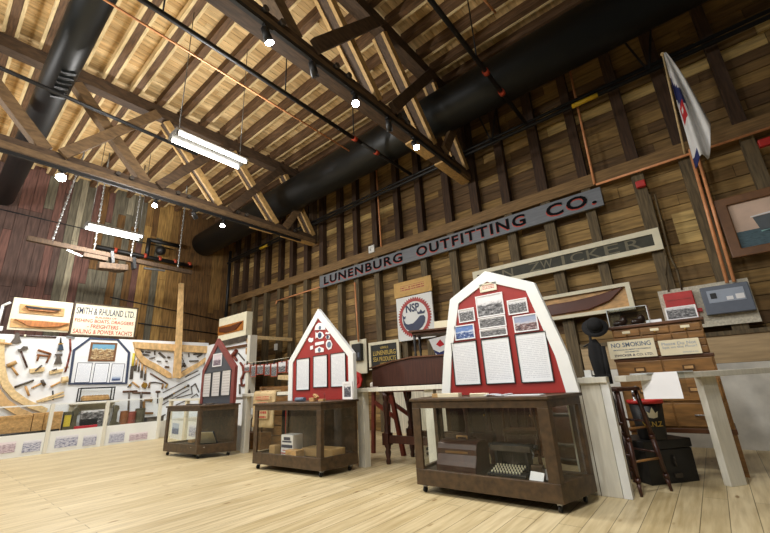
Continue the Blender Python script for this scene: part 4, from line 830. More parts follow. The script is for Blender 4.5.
for r_ in range(3):
    for k in range(6): drawer(-.45+.155*k, -.305+.155*k, 1.245+.083*r_, 1.318+.083*r_, -.27, '')
for r_, (z0, z1, kd) in enumerate(((1.0, 1.19, 'holder'), (.74, .97, 'holder'), (.47, .71, 'pull'))):
    drawer(-.48, -.01, z0, z1, -.3, kd); drawer(.01, .48, z0, z1, -.3, kd)
PC = Plane('S', 5.57); cc = Crop(PC, 590, 290, .2065)
def card(label, pts, lines):
    u = [cc.uv(p) for p in pts]; cx = sum(p[0] for p in u)/4; cy = sum(p[1] for p in u)/4; hw = (u[1][0]+u[2][0]-u[0][0]-u[3][0])/4; hh = (u[0][1]+u[1][1]-u[2][1]-u[3][1])/4
    t = thing('notice_card', label, 'sign', PC.loc(cx, cy), PC.rot()); MB().bb((-hw, -hh, 0), (hw, hh, .006)).build('card', 'card_cream', t)
    for w, x0, y0, x1, y1, m in lines: words(w, (hw*x0, hh*y0, hw*x1, hh*y1), .0062, m, t, 'lettering', .002, .015)
card('cream NO SMOKING card on the cabinet drawers', [(88, 250), (310, 232), (325, 318), (95, 338)], (('NO SMOKING', -.85, .25, .85, .75, 'letter_blue'), ('SMOKING IN OR ABOUT THE PREMISES IS', -.8, -.12, .8, .02, 'letter_blue'), ('NOT PERMITTED', -.3, -.38, .3, -.25, 'letter_blue'), ('ZWICKER & CO. LTD.', -.8, -.8, .85, -.55, 'letter_navy')))
card('cream notice card asking visitors not to spit, right of the NO SMOKING card', [(330, 243), (527, 233), (543, 305), (343, 320)], (('Please Do Not', -.85, .3, .85, .7, 'letter_faint'), ('Spit on the Floor!', -.85, -.2, .85, .2, 'letter_faint'), ('ZWICKER & CO.', .1, -.8, .85, -.6, 'letter_faint')))
# things on the cabinet
t = thing('acrylic_box', 'clear acrylic box with dark caps on top of the drawer cabinet', 'display box', (-.7, 5.78, 1.635))
for nm, lo, hi in (('front_panel', (-.22, -.1, 0), (.22, -.094, .22)), ('back_panel', (-.22, .094, 0), (.22, .1, .22)), ('side_panel', (-.22, -.094, 0), (-.214, .094, .22)), ('side_panel', (.214, -.094, 0), (.22, .094, .22)), ('lid', (-.22, -.1, .22), (.22, .1, .226)), ('edge', (-.225, -.105, 0), (-.215, -.095, .23)), ('edge', (.215, -.105, 0), (.225, -.095, .23)), ('edge', (-.225, -.105, .222), (.225, -.098, .23)), ('edge', (-.225, -.105, 0), (.225, -.098, .008)), ('edge', (.215, -.1, .222), (.225, .1, .23)), ('edge', (-.225, -.1, .222), (-.215, .1, .23))): MB().bb(lo, hi).build(nm, 'acrylic_edge' if nm == 'edge' else 'acrylic', t)
for k, x in enumerate((-.82, -.62)):
    t = thing('leather_shoe', ['left dark leather shoe in the clear box', 'right dark leather shoe in the clear box'][k], 'shoe', (x, 5.78, 1.637), (0, 0, .2+k*.2))
    MB().ball((0, 0, .045), .06, (1.3, .8, .75)).ball((.05, 0, .075), .05, (.9, .8, 1.2)).build('upper', 'leather', t); MB().box((0, 0, .008), (.19, .08, .016)).build('sole', 'black_felt', t)
tag(place(MB().bb((-.08, -.003, 0), (.08, .003, .05)).build('caption_card', 'paper'), (-.44, 5.68, 1.637), (-.7, 0, 0)), 'white caption card in front of the clear acrylic box', 'card')
pane('standing_photograph', 'grey photograph with white edge standing on the drawer cabinet', 'photograph', Crop(Plane('S', 5.75), 590, 290, .2065), [(360, 88), (508, 70), (530, 135), (375, 148)], 'bw_2', None, 0, .01, 'paper', .014)
t = thing('coat_stand', 'dark coat stand beside the drawer cabinet under a black hat', 'coat stand', (-1.16, 5.6, 0))
MB().cyl((0, 0, .03), (0, 0, 1.6), .018).build('pole', 'black_paint', t); MB().lathe([(.16, 0), (.16, .02), (.03, .05)], seg=16).build('base', 'black_paint', t); MB().tube([(-.1, 0, 1.42), (0, 0, 1.47), (.1, 0, 1.42)], .012).build('hook', 'black_paint', t)
t = thing('black_coat', 'long black coat hanging beside the drawer cabinet', 'coat', (-1.11, 5.5, .5)); t.scale = (.72, .8, 1)
mb = MB(); prof = [(.13, .0), (.13, .25), (.1, .55), (.12, .8), (.1, .92), (.045, 1.0)]
mb.lathe(prof, seg=18)
for v in mb.bm.verts: v.co.x *= 1.0+.08*math.sin(v.co.z*9); v.co.y = v.co.y*.55+.012*math.sin(v.co.x*50)
mb.build('cloth', 'black_felt', t); MB().cyl((.12, 0, .9), (.14, -.03, .45), .045, .035).build('sleeve', 'black_felt', t)
t = thing('black_hat', 'round black hat on top of the coat stand', 'hat', (-1.06, 5.5, 1.64), (.95, .3, 0)); t.scale = (.88, .88, .88)
MB().lathe([(.17, 0), (.175, .012), (.1, .02)], seg=20).build('brim', 'black_felt', t); MB().lathe([(.1, .015), (.105, .07), (.09, .13), (.05, .155), (.01, .16)], seg=20).build('crown', 'black_felt', t); MB().lathe([(.104, .02), (.107, .02), (.107, .045), (.104, .045)], seg=20).build('band', 'black_paint', t)
# trunk, bucket, cane, stool
t = thing('sea_chest', 'black wooden trunk on the floor in front of the cabinet', 'trunk', (-.73, 4.86, 0), (0, 0, .853))
MB().bb((0, 0, 0), (.55, .42, .31)).build('body', 'black_paint', t, .008); MB().bb((-.008, -.008, .315), (.558, .428, .4)).build('lid', 'black_paint', t, .008)
MB().bb((.27, -.02, .05), (.35, -.004, .09)).build('hasp', 'iron', t); MB().tube([(.31, -.012, .25), (.3, -.02, .2), (.31, -.012, .15)], .008).build('handle', 'iron', t)
MB().ring([(.03, .03), (.59, .03), (.59, .28), (.03, .28)], [(.07, .07), (.55, .07), (.55, .24), (.07, .24)], 0, .006).build('panel_moulding', 'black_paint', t) if 0 else None
bpos = Vector((-.66, 5.1, .4)); t = thing('fire_bucket', 'black bucket with red rim and gold letters on the trunk', 'bucket', bpos, (0, 0, .5))
MB().lathe([(.12, 0), (.125, .01), (.155, .36), (.15, .36), (.12, .02)], seg=24).build('body', 'black_paint', t); MB().lathe([(.155, .35), (.168, .355), (.168, .385), (.15, .385), (.148, .35)], seg=24).build('rim', 'alarm_red', t)
def on_cyl(o, r):
    for v in o.data.vertices:
        an = v.co.x/r-math.pi/2; rr = r+v.co.z+.0; y = v.co.y; rr = .12+.035*y/.36+.006+v.co.z; v.co = (rr*math.cos(an), rr*math.sin(an), y)
o = words('W.N.Z.', (-.12, .13, .08, .18), 0, 'letter_gold', t, 'lettering', .002, .02); on_cyl(o, .145)
mb = MB(); mb.prism([(-.05, .22), (-.01, .21), (.03, .22), (.04, .28), (.015, .26), (-.01, .32), (-.035, .26), (-.06, .28)], 0, .002); o = mb.build('crest', 'sign_cream', t); on_cyl(o, .145)
pts = [(-.745, 5.05, .41), (-.745, 5.02, .8), (-.74, 5.0, .87), (-.71, 5.0, .895), (-.68, 5.0, .87), (-.68, 5.0, .82)]; P = [Vector(p)-Vector(pts[0]) for p in pts]
pts = [(-.69, 5.1, .42), (-.74, 5.03, .82), (-.735, 5.02, .89), (-.7, 5.02, .92), (-.665, 5.02, .89)]; P = [Vector(p)-Vector(pts[0]) for p in pts]
tag(place(MB().tube(P, .014).build('walking_cane', 'steel'), pts[0]), 'grey hooked cane standing in the black bucket', 'cane')
t = thing('tall_stool', 'tall dark wooden stool with splayed legs beside the white panel', 'stool', (-.83, 4.68, 0), (0, 0, 1.02))
for sx in (-1, 1):
    for sy in (-1, 1):
        a, b = Vector((sx*.19, sy*.19-.0, 0)), Vector((sx*.12, sy*.12, .9)); mb = MB()
        for s0, s1, r0, r1 in ((0, .12, .013, .019), (.12, .16, .024, .024), (.16, .5, .019, .024), (.5, .54, .027, .027), (.54, 1, .022, .018)): mb.cyl(a.lerp(b, s0), a.lerp(b, s1), r0, r1, 10)
        mb.build('leg', 'mahogany', t)
for z, r0 in ((.28, .168), (.56, .146)):
    for a, b in (((-r0, -r0), (r0, -r0)), ((-r0, r0), (r0, r0))): MB().cyl((*a, z), (*b, z), .011).build('rung', 'oak', t)
    for a, b in (((-r0, -r0), (-r0, r0)), ((r0, -r0), (r0, r0))): MB().cyl((*a, z+.05), (*b, z+.05), .011).build('rung', 'mahogany', t)
MB().bb((-.15, -.15, .9), (.15, .15, .935)).build('seat', 'mahogany', t, .01)
# ================================================================== DISPLAY WALL AT THE FAR END
XD = -12.8; YR = 6.0
t = thing('display_partition', 'long white display wall covered with shipbuilding tools', 'partition', (XD, 2.4, 0))
MB().bb((XD-.12, -1.5, 0), (XD, YR+.1, 2.7)).build('long_panel', 'display_white', t, off=(XD, 2.4, 0)); t = thing('display_partition', 'short white display wall turning the corner behind the grey pointed board', 'partition', (-11.4, YR, 0))
MB().bb((XD+.003, YR, 0), (-10.05, YR+.1, 2.6)).build('short_panel', 'display_white', t, off=(-11.4, YR, 0)); MB().bb((-10.045, YR-.1, 0), (-9.9, YR+.12, 2.62)).build('end_post', 'white_board', t, off=(-11.4, YR, 0))
tag(place(MB().bb((XD+.003, -1.5, 0), (-12.1, YR-.1, .42)).build('display_ledge', 'white_board'), (0, 0, 0)), 'low white ledge along the foot of the tool wall', 'ledge')
tag(place(MB().bb((-.05, 0, -.05), (.05, 1.22, .05)).build('wooden_batten', 'pale_wood'), (-9.95, YR+.13, 2.56)), 'pale wooden batten from the white display wall to the boarded wall', 'batten')
tag(place(MB().bb((-.06, -.1, 0), (.06, .1, .05)).build('wall_switch', 'white_paint'), WALL.loc(*WALL.uv((276.5, 347)), 0), WALL.rot()), 'small white box on a stud behind the clothesline of cards', 'switch')
PD = Plane('D', XD+.003)
A = Crop(PD, 0, 325, .10316); B = Crop(PD, 0, 365, .10316); C = Crop(PD, 65, 330, .1126); D_ = Crop(PD, 125, 335, .12195); E_ = Crop(PD, 125, 375, .12195); F_ = Crop(PD, 60, 375, .12195)
G = 'shipbuilding tools on the white wall'
flat('broad_axe', 'large broad axe with long handle, topmost at the left of the tool wall', 'axe', A, [('head', 'iron', [('p', [(150, 75), (185, 78), (188, 120), (205, 170), (150, 182), (100, 172), (140, 122)], .04)]), ('handle', 'mahogany', [('s', [(185, 103), (545, 120)], 9)]), ('collar', 'sign_cream', [('s', [(230, 104), (250, 105)], 13)])], G)
flat('shipwright_adze', 'dark adze below the broad axe head', 'adze', A, [('head', 'iron', [('p', [(170, 235), (195, 235), (225, 205), (265, 210), (270, 235), (220, 245), (180, 265)], .05)]), ('handle', 'mahogany', [('s', [(195, 240), (262, 412)], 9)])], G)
flat('caulking_mallet', 'wooden mallet with thick round head beside the curved rib', 'mallet', A, [('head', 'box_card', [('c', (66, 398), (155, 360), 22, 22)]), ('handle', 'honey_wood', [('s', [(112, 405), (172, 488)], 11)])], G)
flat('frame_saw', 'brown wooden frame saw in the middle of the upper left tools', 'saw', A, [('frame', 'tree_rust', [('s', [(365, 242), (490, 280)], 11), ('s', [(355, 290), (490, 305)], 10), ('s', [(375, 290), (358, 350)], 9), ('s', [(490, 280), (448, 368)], 9)])], G)
flat('wood_plane', 'pale wooden plane left of two on the tool wall', 'plane', A, [('body', 'pale_wood', [('p', [(284, 428), (425, 408), (425, 448), (288, 466)], .07)]), ('wedge', 'iron', [('b', (335, 445), (400, 392), 12, .1)])], G)
flat('wood_plane', 'pale wooden plane right of two on the tool wall', 'plane', A, [('body', 'pale_wood', [('p', [(476, 448), (605, 424), (607, 452), (478, 478)], .07)]), ('wedge', 'iron', [('b', (500, 440), (545, 428), 10, .1)])], G)
flat('oil_can', 'blue steel oil can at the top right of the left tools', 'oil can', A, [('can', 'oil_blue', [('p', [(553, 248), (610, 245), (600, 195), (570, 195)], .08)]), ('spout', 'black_paint', [('c', (585, 195), (587, 120), 12, 4)]), ('band', 'brass', [('b', (562, 186), (606, 184), 10, .09)])], G)
flat('axe_head', 'loose broad axe head under the blue oil can', 'axe', A, [('head', 'iron', [('p', [(530, 282), (605, 276), (600, 300), (582, 306), (600, 375), (520, 382), (548, 310)], .04)])], G)
flat('long_adze', 'long handled adze hanging left of the navy edged panel', 'adze', A, [('handle', 'red_stain', [('s', [(678, 135), (682, 250), (660, 350), (630, 455)], 9)]), ('head', 'steel', [('p', [(640, 106), (690, 112), (726, 122), (722, 132), (690, 124), (640, 116)], .04)]), ('peg', 'pale_wood', [('s', [(620, 412), (665, 408)], 6)])], G)
flat('heavy_mallet', 'dark headed mallet with short handle low at the left of the tool wall', 'mallet', B, [('head', 'iron', [('c', (138, 215), (325, 148), 13, 10)]), ('handle', 'honey_wood', [('s', [(245, 205), (280, 298)], 11)])], G)
flat('claw_hammer', 'hammer with grey head right of the dark headed mallet', 'hammer', B, [('handle', 'honey_wood', [('s', [(303, 225), (400, 178)], 9)]), ('head', 'iron', [('c', (402, 145), (430, 200), 14, 16)])], G)
flat('wooden_beetle', 'wooden beetle with round pale head beside the panel', 'mallet', B, [('handle', 'honey_wood', [('s', [(490, 212), (580, 165)], 10)]), ('head', 'pale_wood', [('c', (590, 150), (650, 140), 36, 34)])], G)
flat('wooden_clamp', 'pale wooden clamp with black screw above the fence post', 'clamp', B, [('jaw', 'pale_wood', [('p', [(352, 345), (612, 255), (618, 268), (450, 330), (358, 365)], .05)]), ('jaw', 'pale_wood', [('p', [(400, 345), (618, 286), (622, 300), (400, 358)], .05)]), ('screw', 'black_paint', [('s', [(510, 248), (514, 338)], 7)])], G)
# curved ribs
M_ = Crop(PD, 0, 0, 1)
flat('ship_rib', 'pale curved ship rib sweeping down the left of the tool wall', 'ship rib', M_, [('timber', 'pale_wood', [('p', [(-4, 339), (4.5, 340), (3.8, 352), (4.5, 366), (8, 381), (15, 391), (28, 400), (47, 408.5), (45, 413.5), (28, 408), (12, 399), (2, 388), (-4, 372)], .1)]), ('peg', 'honey_wood', [('b', (-6, 343), (11, 344.3), 1.6, .13)])])
flat('ship_rib', 'darker knotty ship rib below the pale curved one', 'ship rib', M_, [('timber', 'knee_wood', [('p', [(-6, 378), (0, 390), (8, 400), (20, 408), (38, 416), (50, 419), (50, 424), (30, 422), (14, 414), (0, 406), (-8, 396)], .12)])])
# half hull board and sign standing on the wall's top edge
c0 = Crop(PD, 0, 285, .1126)
pane('hull_board', 'cream board carrying two half hull models at the left', 'board', c0, [(115, 105), (645, 160), (612, 420), (75, 395)], 'sign_cream', None, -.06, .05)
def hull(label, pts, plate, m, mtop, pm):
    parts = [('plaque', pm, [('p', plate, .02)], .0), ('hull', m, [('p', pts, .06)], .02)]
    if mtop: parts.append(('deck_edge', mtop[0], [('p', mtop[1], .03)], .08))
    flat('half_hull_model', label, 'ship model', c0, parts, None, -.005)
hull('small half hull model with black top and red bottom on the cream board', [(220, 188), (250, 225), (480, 245), (530, 225), (400, 218), (320, 205)], [(180, 168), (575, 210), (565, 280), (172, 245)], 'hull_wood', ('black_paint', [(220, 188), (235, 205), (320, 215), (530, 232), (540, 222), (380, 208), (280, 195)]), 'honey_wood')
hull('long plain wooden half hull model below the black topped one', [(125, 305), (200, 340), (250, 368), (400, 378), (520, 372), (615, 342), (480, 338), (340, 322), (220, 320)], [(95, 298), (618, 338), (608, 408), (88, 372)], 'hull_wood', None, 'honey_wood')
cs = Crop(PD, 60, 290, .1169)
u = [cs.uv(p) for p in ((122, 95), (672, 155), (640, 418), (82, 380))]; cx = sum(p[0] for p in u)/4; cy = sum(p[1] for p in u)/4; hw = (u[1][0]+u[2][0]-u[0][0]-u[3][0])/4; hh = (u[0][1]+u[1][1]-u[2][1]-u[3][1])/4
t = thing('builders_sign', 'white painted boat builders sign with black and red lettering', 'sign', PD.loc(cx, cy, -.05), PD.rot())
MB().ring(rect(hw, hh), rect(hw-.035, hh-.035), 0, .05).build('frame', 'case_wood', t); MB().bb((-hw+.035, -hh+.035, 0), (hw-.035, hh-.035, .03)).build('panel', 'sign_cream', t)
for w, y0, y1, xw, m in (('SMITH & RHULAND LTD.', .3, .72, .9, 'letter_navy'), ('BUILDERS OF', .1, .22, .33, 'letter_red'), ('FISHING BOATS, DRAGGERS', -.22, .03, .9, 'letter_red'), ('- FREIGHTERS -', -.52, -.28, .52, 'letter_red'), ('SAILING & POWER YACHTS', -.86, -.6, .9, 'letter_red')):
    words(w, (-hw*xw, hh*y0, hw*xw, hh*y1), .0302, m, t, 'lettering', .004, .012)
# navy edged panel
def ringthing():
    P = [C.uv(p) for p in ((217, 66), (472, 80), (578, 200), (550, 480), (25, 487), (68, 175))]; Q = [C.uv(p) for p in ((225, 84), (460, 95), (556, 205), (530, 466), (48, 470), (90, 185))]
    cx, cy = P[0]; t = thing('navy_edged_panel', 'white panel with navy border in the middle of the tool wall', 'display board', PD.loc(cx, cy), PD.rot())
    f = lambda Z: [(a-cx, b-cy) for a, b in Z]
    MB().prism(f(P), 0, .012).build('panel', 'display_white', t); MB().ring(f(P), f(Q), .012, .03).build('border', 'navy_trim', t)
ringthing()
t = pane('harbour_painting', 'framed harbour painting on the navy edged panel', 'painting', C, [(222, 106), (460, 118), (442, 283), (207, 275)], 'harbour', None, .013, .01, 'painting_frame', .05)
pane('caption_card', 'small white card left of the harbour painting', 'card', C, [(147, 172), (210, 175), (205, 242), (143, 238)], 'paper', None, .013)
for pts, lab, m in (([(102, 288), (237, 292), (222, 468), (88, 466)], 'left printed sheet under the harbour painting', 'print_navy'), ([(258, 292), (388, 297), (376, 468), (245, 468)], 'middle printed sheet under the harbour painting', 'print_navy'), ([(408, 297), (525, 300), (512, 466), (398, 466)], 'right printed sheet with a small picture under the harbour painting', 'print_navy')):
    pane('info_sheet', lab, 'sign', C, pts, m, 'sheets on the navy edged panel', .013, .006, 'letter_navy', .012)
pane('small_picture', 'small blue harbour picture on the right sheet of the navy edged panel', 'photograph', C, [(415, 415), (488, 417), (486, 450), (412, 448)], 'navy_strip', None, .027, .004)
# hull section of oak: beam, post, knees
flat('hull_section', 'honey coloured ship frame section with beam, post and curved knees', 'ship frame', D_, [
    ('deck_beam', 'knee_wood', [('p', [(60, 60), (684, 97), (680, 152), (75, 112)], .14)], .0), ('post', 'knee_wood', [('p', [(424, -415), (458, -412), (432, 355), (372, 355), (400, -10)], .1)], .141),
    ('knee', 'knee_wood', [('p', [(72, 114), (110, 116), (135, 170), (190, 210), (260, 245), (345, 300), (372, 320), (372, 355), (340, 352), (230, 285), (140, 240), (90, 180)], .1)], .0), ('knee', 'knee_wood', [('p', [(432, 320), (520, 265), (600, 225), (660, 180), (655, 150), (682, 152), (676, 190), (620, 245), (520, 310), (440, 358), (432, 355)], .1)], .0)])
def rod(name, label, cat, crop, pts, r, m): flat(name, label, cat, crop, [(name, m, [('s', pts, r)])], G)
def chisel(label, a, b, r):
    m = ((a[0]*.5+b[0]*.5), (a[1]*.5+b[1]*.5)); flat('socket_chisel', label, 'chisel', D_, [('handle', 'tin_yellow' if r > 9 else 'honey_wood', [('s', [a, m], r)]), ('blade', 'iron', [('b', m, b, r*2.4, .03)])], G)
for a, b, r, lab in (((70, 150), (48, 362), 10, 'largest chisel with bright yellow handle beside the navy edged panel'), ((92, 202), (82, 295), 8, 'second chisel from the navy edged panel'), ((116, 215), (108, 302), 5, 'thin third chisel from the navy edged panel'), ((140, 230), (132, 352), 8, 'fourth chisel from the navy edged panel'), ((168, 262), (160, 372), 7, 'fifth chisel from the navy edged panel')): chisel(lab, a, b, r)
small = [((120, 125), (150, 142), 7), ((165, 140), (205, 143), 6), ((145, 160), (195, 166), 8), ((240, 128), (242, 165), 6), ((275, 145), (325, 188), 10), ((198, 192), (242, 184), 5), ((260, 213), (292, 217), 4), ((345, 182), (368, 186), 9), ((328, 214), (345, 217), 6), ((325, 260), (358, 264), 9), ((460, 158), (464, 178), 9), ((452, 175), (462, 190), 5), ((520, 150), (522, 182), 4), ((560, 160), (632, 150), 9), ((590, 180), (630, 158), 8), ((525, 215), (598, 212), 8)]
nm = ['first small iron from the left inside the ship frame', 'upper crossed iron inside the left bay of the ship frame', 'lower crossed iron inside the left bay of the ship frame', 'short upright iron under the deck beam', 'dark slanting spanner in the left bay of the ship frame', 'thin level iron in the left bay of the ship frame', 'faint thin hook in the left bay of the ship frame', 'star shaped small tool left of the post', 'tiny dark iron left of the post', 'small bronze block low beside the post', 'small pulley right of the post', 'small dark latch under the pulley', 'thin upright bit right of the pulley', 'dark pincers at the right of the ship frame', 'dark pincer handle at the right of the ship frame', 'dark level in the right bay of the ship frame']
for (a, b, r), l in zip(small, nm): flat('hand_tool', l, 'tool', D_, [('hand_tool', 'bronze' if 'bronze' in l else 'iron', [('b', a, b, r*1.4, .05)])], G)
flat('iron_caliper', 'thin iron caliper hanging right of the post', 'caliper', D_, [('caliper', 'iron', [('s', [(462, 185), (445, 210), (450, 235)], 3), ('s', [(462, 185), (480, 210), (474, 235)], 3)])], G)
flat('small_mallet', 'dark mallet leaning diagonally right of the post', 'mallet', D_, [('handle', 'iron', [('s', [(428, 288), (480, 248)], 8)]), ('head', 'iron', [('c', (475, 232), (492, 260), 10, 10)])], G)
rod('drawing_stick', 'long brown rod under the left knee of the ship frame', 'tool', D_, [(205, 315), (350, 405)], 6, 'oak_dark')
flat('drawknife', 'curved iron drawknife with two turned handles', 'drawknife', D_, [('blade', 'iron', [('s', [(200, 390), (250, 388), (310, 400)], 5)]), ('handle', 'oak', [('s', [(200, 390), (192, 432)], 7)]), ('handle', 'oak', [('s', [(310, 400), (300, 442)], 7)])], G)
flat('spoke_shave', 'small brass handled spokeshave right of the drawknife', 'tool', D_, [('handle', 'brass', [('s', [(345, 405), (328, 435)], 8)])], G)
flat('wooden_compass', 'wooden compass beside the brass round tool', 'compass', D_, [('leg', 'honey_wood', [('s', [(58, 385), (115, 430)], 7)]), ('leg', 'iron', [('s', [(60, 385), (20, 430)], 5)]), ('joint', 'brass', [('d', (38, 412), 10, .06)])], G)
flat('brass_block', 'round brass pulley block left of the drawknife', 'pulley', D_, [('cheek', 'brass', [('d', (156, 412), 22, .06)]), ('strap', 'oak', [('s', [(150, 385), (165, 440)], 5)])], G)
def auger(label, bar, shaft, r, foot=None):
    flat('tee_auger', label, 'auger', D_, [('handle', 'oak_dark', [('s', bar, 8)]), ('shaft', 'iron', [('s', shaft, r)])], G)
auger('tall T handled auger behind the rusty can', [(-20, 465), (98, 460)], [(32, 463), (22, 690)], 8); auger('T handled auger with thick bolt behind the green can', [(58, 472), (205, 475)], [(130, 470), (128, 530), (126, 640)], 9); auger('short T handled auger beside the diagonal augers', [(250, 465), (285, 465)], [(268, 465), (264, 560)], 5)
rod('long_auger', 'thin long auger, uppermost of the diagonal ones, under the right knee', 'auger', D_, [(310, 472), (615, 318)], 3.5, 'iron')
flat('ship_auger', 'thick twisted ship auger among the diagonal ones', 'auger', E_, [('shaft', 'iron', [('s', [(380, 162), (512, 90)], 6)]), ('twist', 'iron', [('k', (300+16*k, 207-8.6*k), 11) for k in range(6)]), ('collar', 'brass', [('k', (398, 152), 8), ('k', (490, 100), 8)]), ('eye', 'iron', [('k', (514, 88), 12)])], G)
rod('long_auger', 'thin auger just below the thick twisted one', 'auger', E_, [(285, 257), (400, 185), (525, 118)], 4, 'iron'); rod('long_auger', 'thin auger ending behind the left display case', 'auger', E_, [(415, 247), (522, 198)], 4, 'iron'); rod('long_auger', 'short thin auger low beside the fence post', 'auger', E_, [(265, 352), (330, 325)], 5, 'iron'); rod('bent_rod', 'bent iron rod below the iron brace', 'tool', E_, [(420, 190), (550, 155), (542, 100)], 4, 'iron')
rod('iron_brace', 'iron brace with square crank beside the grey pointed board', 'brace', E_, [(541, 97), (575, 72), (605, 142)], 5, 'iron'); rod('long_auger', 'slim auger high at the right under the knee', 'auger', E_, [(490, 18), (600, -35)], 3.5, 'iron'); rod('bent_rod', 'short hooked rod beside the grey pointed board', 'tool', E_, [(540, 188), (585, 155), (600, 175)], 4, 'iron')
flat('wooden_bench_clamp', 'square wooden clamp left of the short T handled auger', 'clamp', E_, [('jaw', 'oak', [('b', (150, 215), (150, 320), 16, .06)]), ('jaw', 'oak', [('b', (155, 205), (222, 205), 14, .06)]), ('jaw', 'oak', [('b', (155, 312), (225, 312), 16, .06)]), ('screw', 'brass', [('s', [(212, 185), (212, 222)], 6)])], G)
# --- things standing on the ledge
PL = Plane('D', -12.35); f = Crop(PL, 60, 375, .12195); g = Crop(PL, 0, 390, .1314); ZL = .42
def onledge(name, label, cat, crop, a, b, depth, parts, group=None):
    """a..b give the left and right end at the base, px of the crop"""
    u0, u1 = crop.uv(a)[0], crop.uv(b)[0]; r = thing(name, label, cat, (-12.35, (u0+u1)/2, ZL), (0, 0, 0), group); w = abs(u1-u0)
    for pn, m, fn in parts: q = MB(); fn(q, w, depth); q.build(pn, m, r, .006)
    return r
boxp = lambda h: (lambda q, w, d: q.bb((-d/2, -w/2, 0), (d/2, w/2, h)))
onledge('timber_block', 'long squared timber at the left end of the ledge', 'timber', g, (-160, 300), (222, 300), .25, [('timber', 'honey_wood', boxp(.42)), ('base_board', 'oak', lambda q, w, d: q.bb((-d/2-.02, -w/2, 0), (d/2+.02, w/2, .06)))])
onledge('timber_block', 'short squared timber second on the ledge', 'timber', g, (228, 300), (308, 300), .25, [('timber', 'honey_wood', boxp(.44))]); onledge('timber_block', 'squared timber third on the ledge, left of the yellow tin', 'timber', g, (314, 290), (450, 290), .22, [('timber', 'honey_wood', boxp(.44))])
onledge('oil_tin', 'tin with a yellow label beside the squared timbers', 'tin', g, (465, 290), (525, 290), .14, [('tin', 'can_green', boxp(.42)), ('label', 'tin_yellow', lambda q, w, d: q.bb((d/2+.001, -w*.42, .08), (d/2+.006, w*.42, .34)))])
def carved(q, w, d):
    q.prism([(a*.72, b*.88) for a, b in ((-.16, 0), (.2, 0), (.2, .05), (.05, .1), (.04, .35), (.09, .46), (.07, .54), (-.02, .57), (-.09, .5), (-.07, .35), (-.1, .14))], -.05, .05); bmesh.ops.transform(q.bm, verts=q.bm.verts, matrix=Matrix(((0, 0, 1, 0), (1, 0, 0, 0), (0, 1, 0, 0), (0, 0, 0, 1))))
onledge('carved_bracket', 'dark carved wooden bracket left of the launching photograph', 'bracket', f, (70, 420), (150, 420), .1, [('body', 'can_green', carved)]); onledge('carved_bracket', 'dark carved wooden bracket right of the launching photograph', 'bracket', f, (405, 400), (480, 400), .1, [('body', 'can_green', carved)])
t = thing('white_shelf', 'white shelf with curved brackets on the tool wall under the navy edged panel', 'shelf', (-12.55, 0, 0)); fs = Crop(Plane('D', -12.45), 60, 375, .12195)
ya, yb = fs.uv((100, 228))[0], fs.uv((478, 212))[0]; zs = fs.uv((300, 222))[1]
t.location = (-12.6, (ya+yb)/2, zs); w = (yb-ya)/2
MB().bb((-.19, -w, -.03), (.25, w, .02)).build('board', 'white_board', t); MB().bb((-.19, -w*.95, -.2), (-.15, w*.95, -.03)).build('back_rail', 'cream_paint', t)
for sy in (-w*.8, w*.8): MB().tube([(-.16, sy, -.6), (-.12, sy, -.35), (0, sy, -.15), (.2, sy, -.04)], .025).build('bracket', 'white_board', t)
t = thing('model_case', 'black framed glass case with a straw coloured model on the white shelf', 'display box', (-12.55, (ya+yb)/2, zs+.021)); W2 = w*.74; Hc = abs(fs.uv((300, 97))[1]-zs)-.03
for sx in (-.12, .12):
    for sy in (-W2, W2): MB().bb((sx-.012, sy-.012, 0), (sx+.012, sy+.012, Hc)).build('corner_bar', 'black_paint', t)
for z in (0, Hc-.03): MB().ring([(-.13, -W2-.01), (.13, -W2-.01), (.13, W2+.01), (-.13, W2+.01)], [(-.1, -W2+.02), (.1, -W2+.02), (.1, W2-.02), (-.1, W2-.02)], z, z+.03).build('frame', 'black_paint', t)
MB().bb((.115, -W2+.02, .03), (.12, W2-.02, Hc-.03)).build('glass_pane', 'glass', t)
mb = MB()
for k in range(9): mb.ball((0, -W2*.7+k*W2*.17, .09), .07, (1, .9, 1), 8)
mb.bb((-.08, -W2*.8, .03), (.08, W2*.8, .08)); mb.build('model', 'honey_wood', t)
t = pane('launch_photograph', 'large grey photograph of a black ship under the white shelf', 'photograph', f, [(165, 290), (375, 285), (370, 422), (158, 430)], 'bw_1', None, 0, .02)
pane('ship_cutout', 'black hull shape mounted on the large grey photograph', 'picture', f, [(163, 362), (310, 358), (295, 420), (160, 428)], 'black_paint', None, .021, .004)
p0, p1 = f.uv((95, 450)), f.uv((282, 432)); tag(place(MB().bb((-.04, -(p1[0]-p0[0])/2, 0), (.04, (p1[0]-p0[0])/2, .07)).build('red_pencil', 'pencil_red', bevel=.01), (-12.16, (p0[0]+p1[0])/2, ZL)), 'long red carpenter pencil shape lying on the ledge', 'pencil')
can = lambda r, h: [('body', None, lambda q, w, d: q.lathe([(r, 0), (r, h), (r*.9, h+.01)], seg=16)), ('lid', None, lambda q, w, d: q.lathe([(r*1.03, h+.012), (r*1.03, h+.03), (r*.8, h+.035)], seg=16))]
for a, b, r, h, m, lab in (((490, 400), (545, 400), .1, .3, 'tree_rust', 'rusty can first right of the carved bracket'), ((548, 395), (605, 395), .105, .27, 'can_red', 'faded red can between the rusty can and the green can'), ((607, 385), (685, 385), .12, .34, 'can_green', 'large dark green can right of the red can')):
    onledge('paint_can', lab, 'can', f, a, b, .2, [(n, m, fn) for n, _, fn in can(r, h)], 'cans on the ledge')
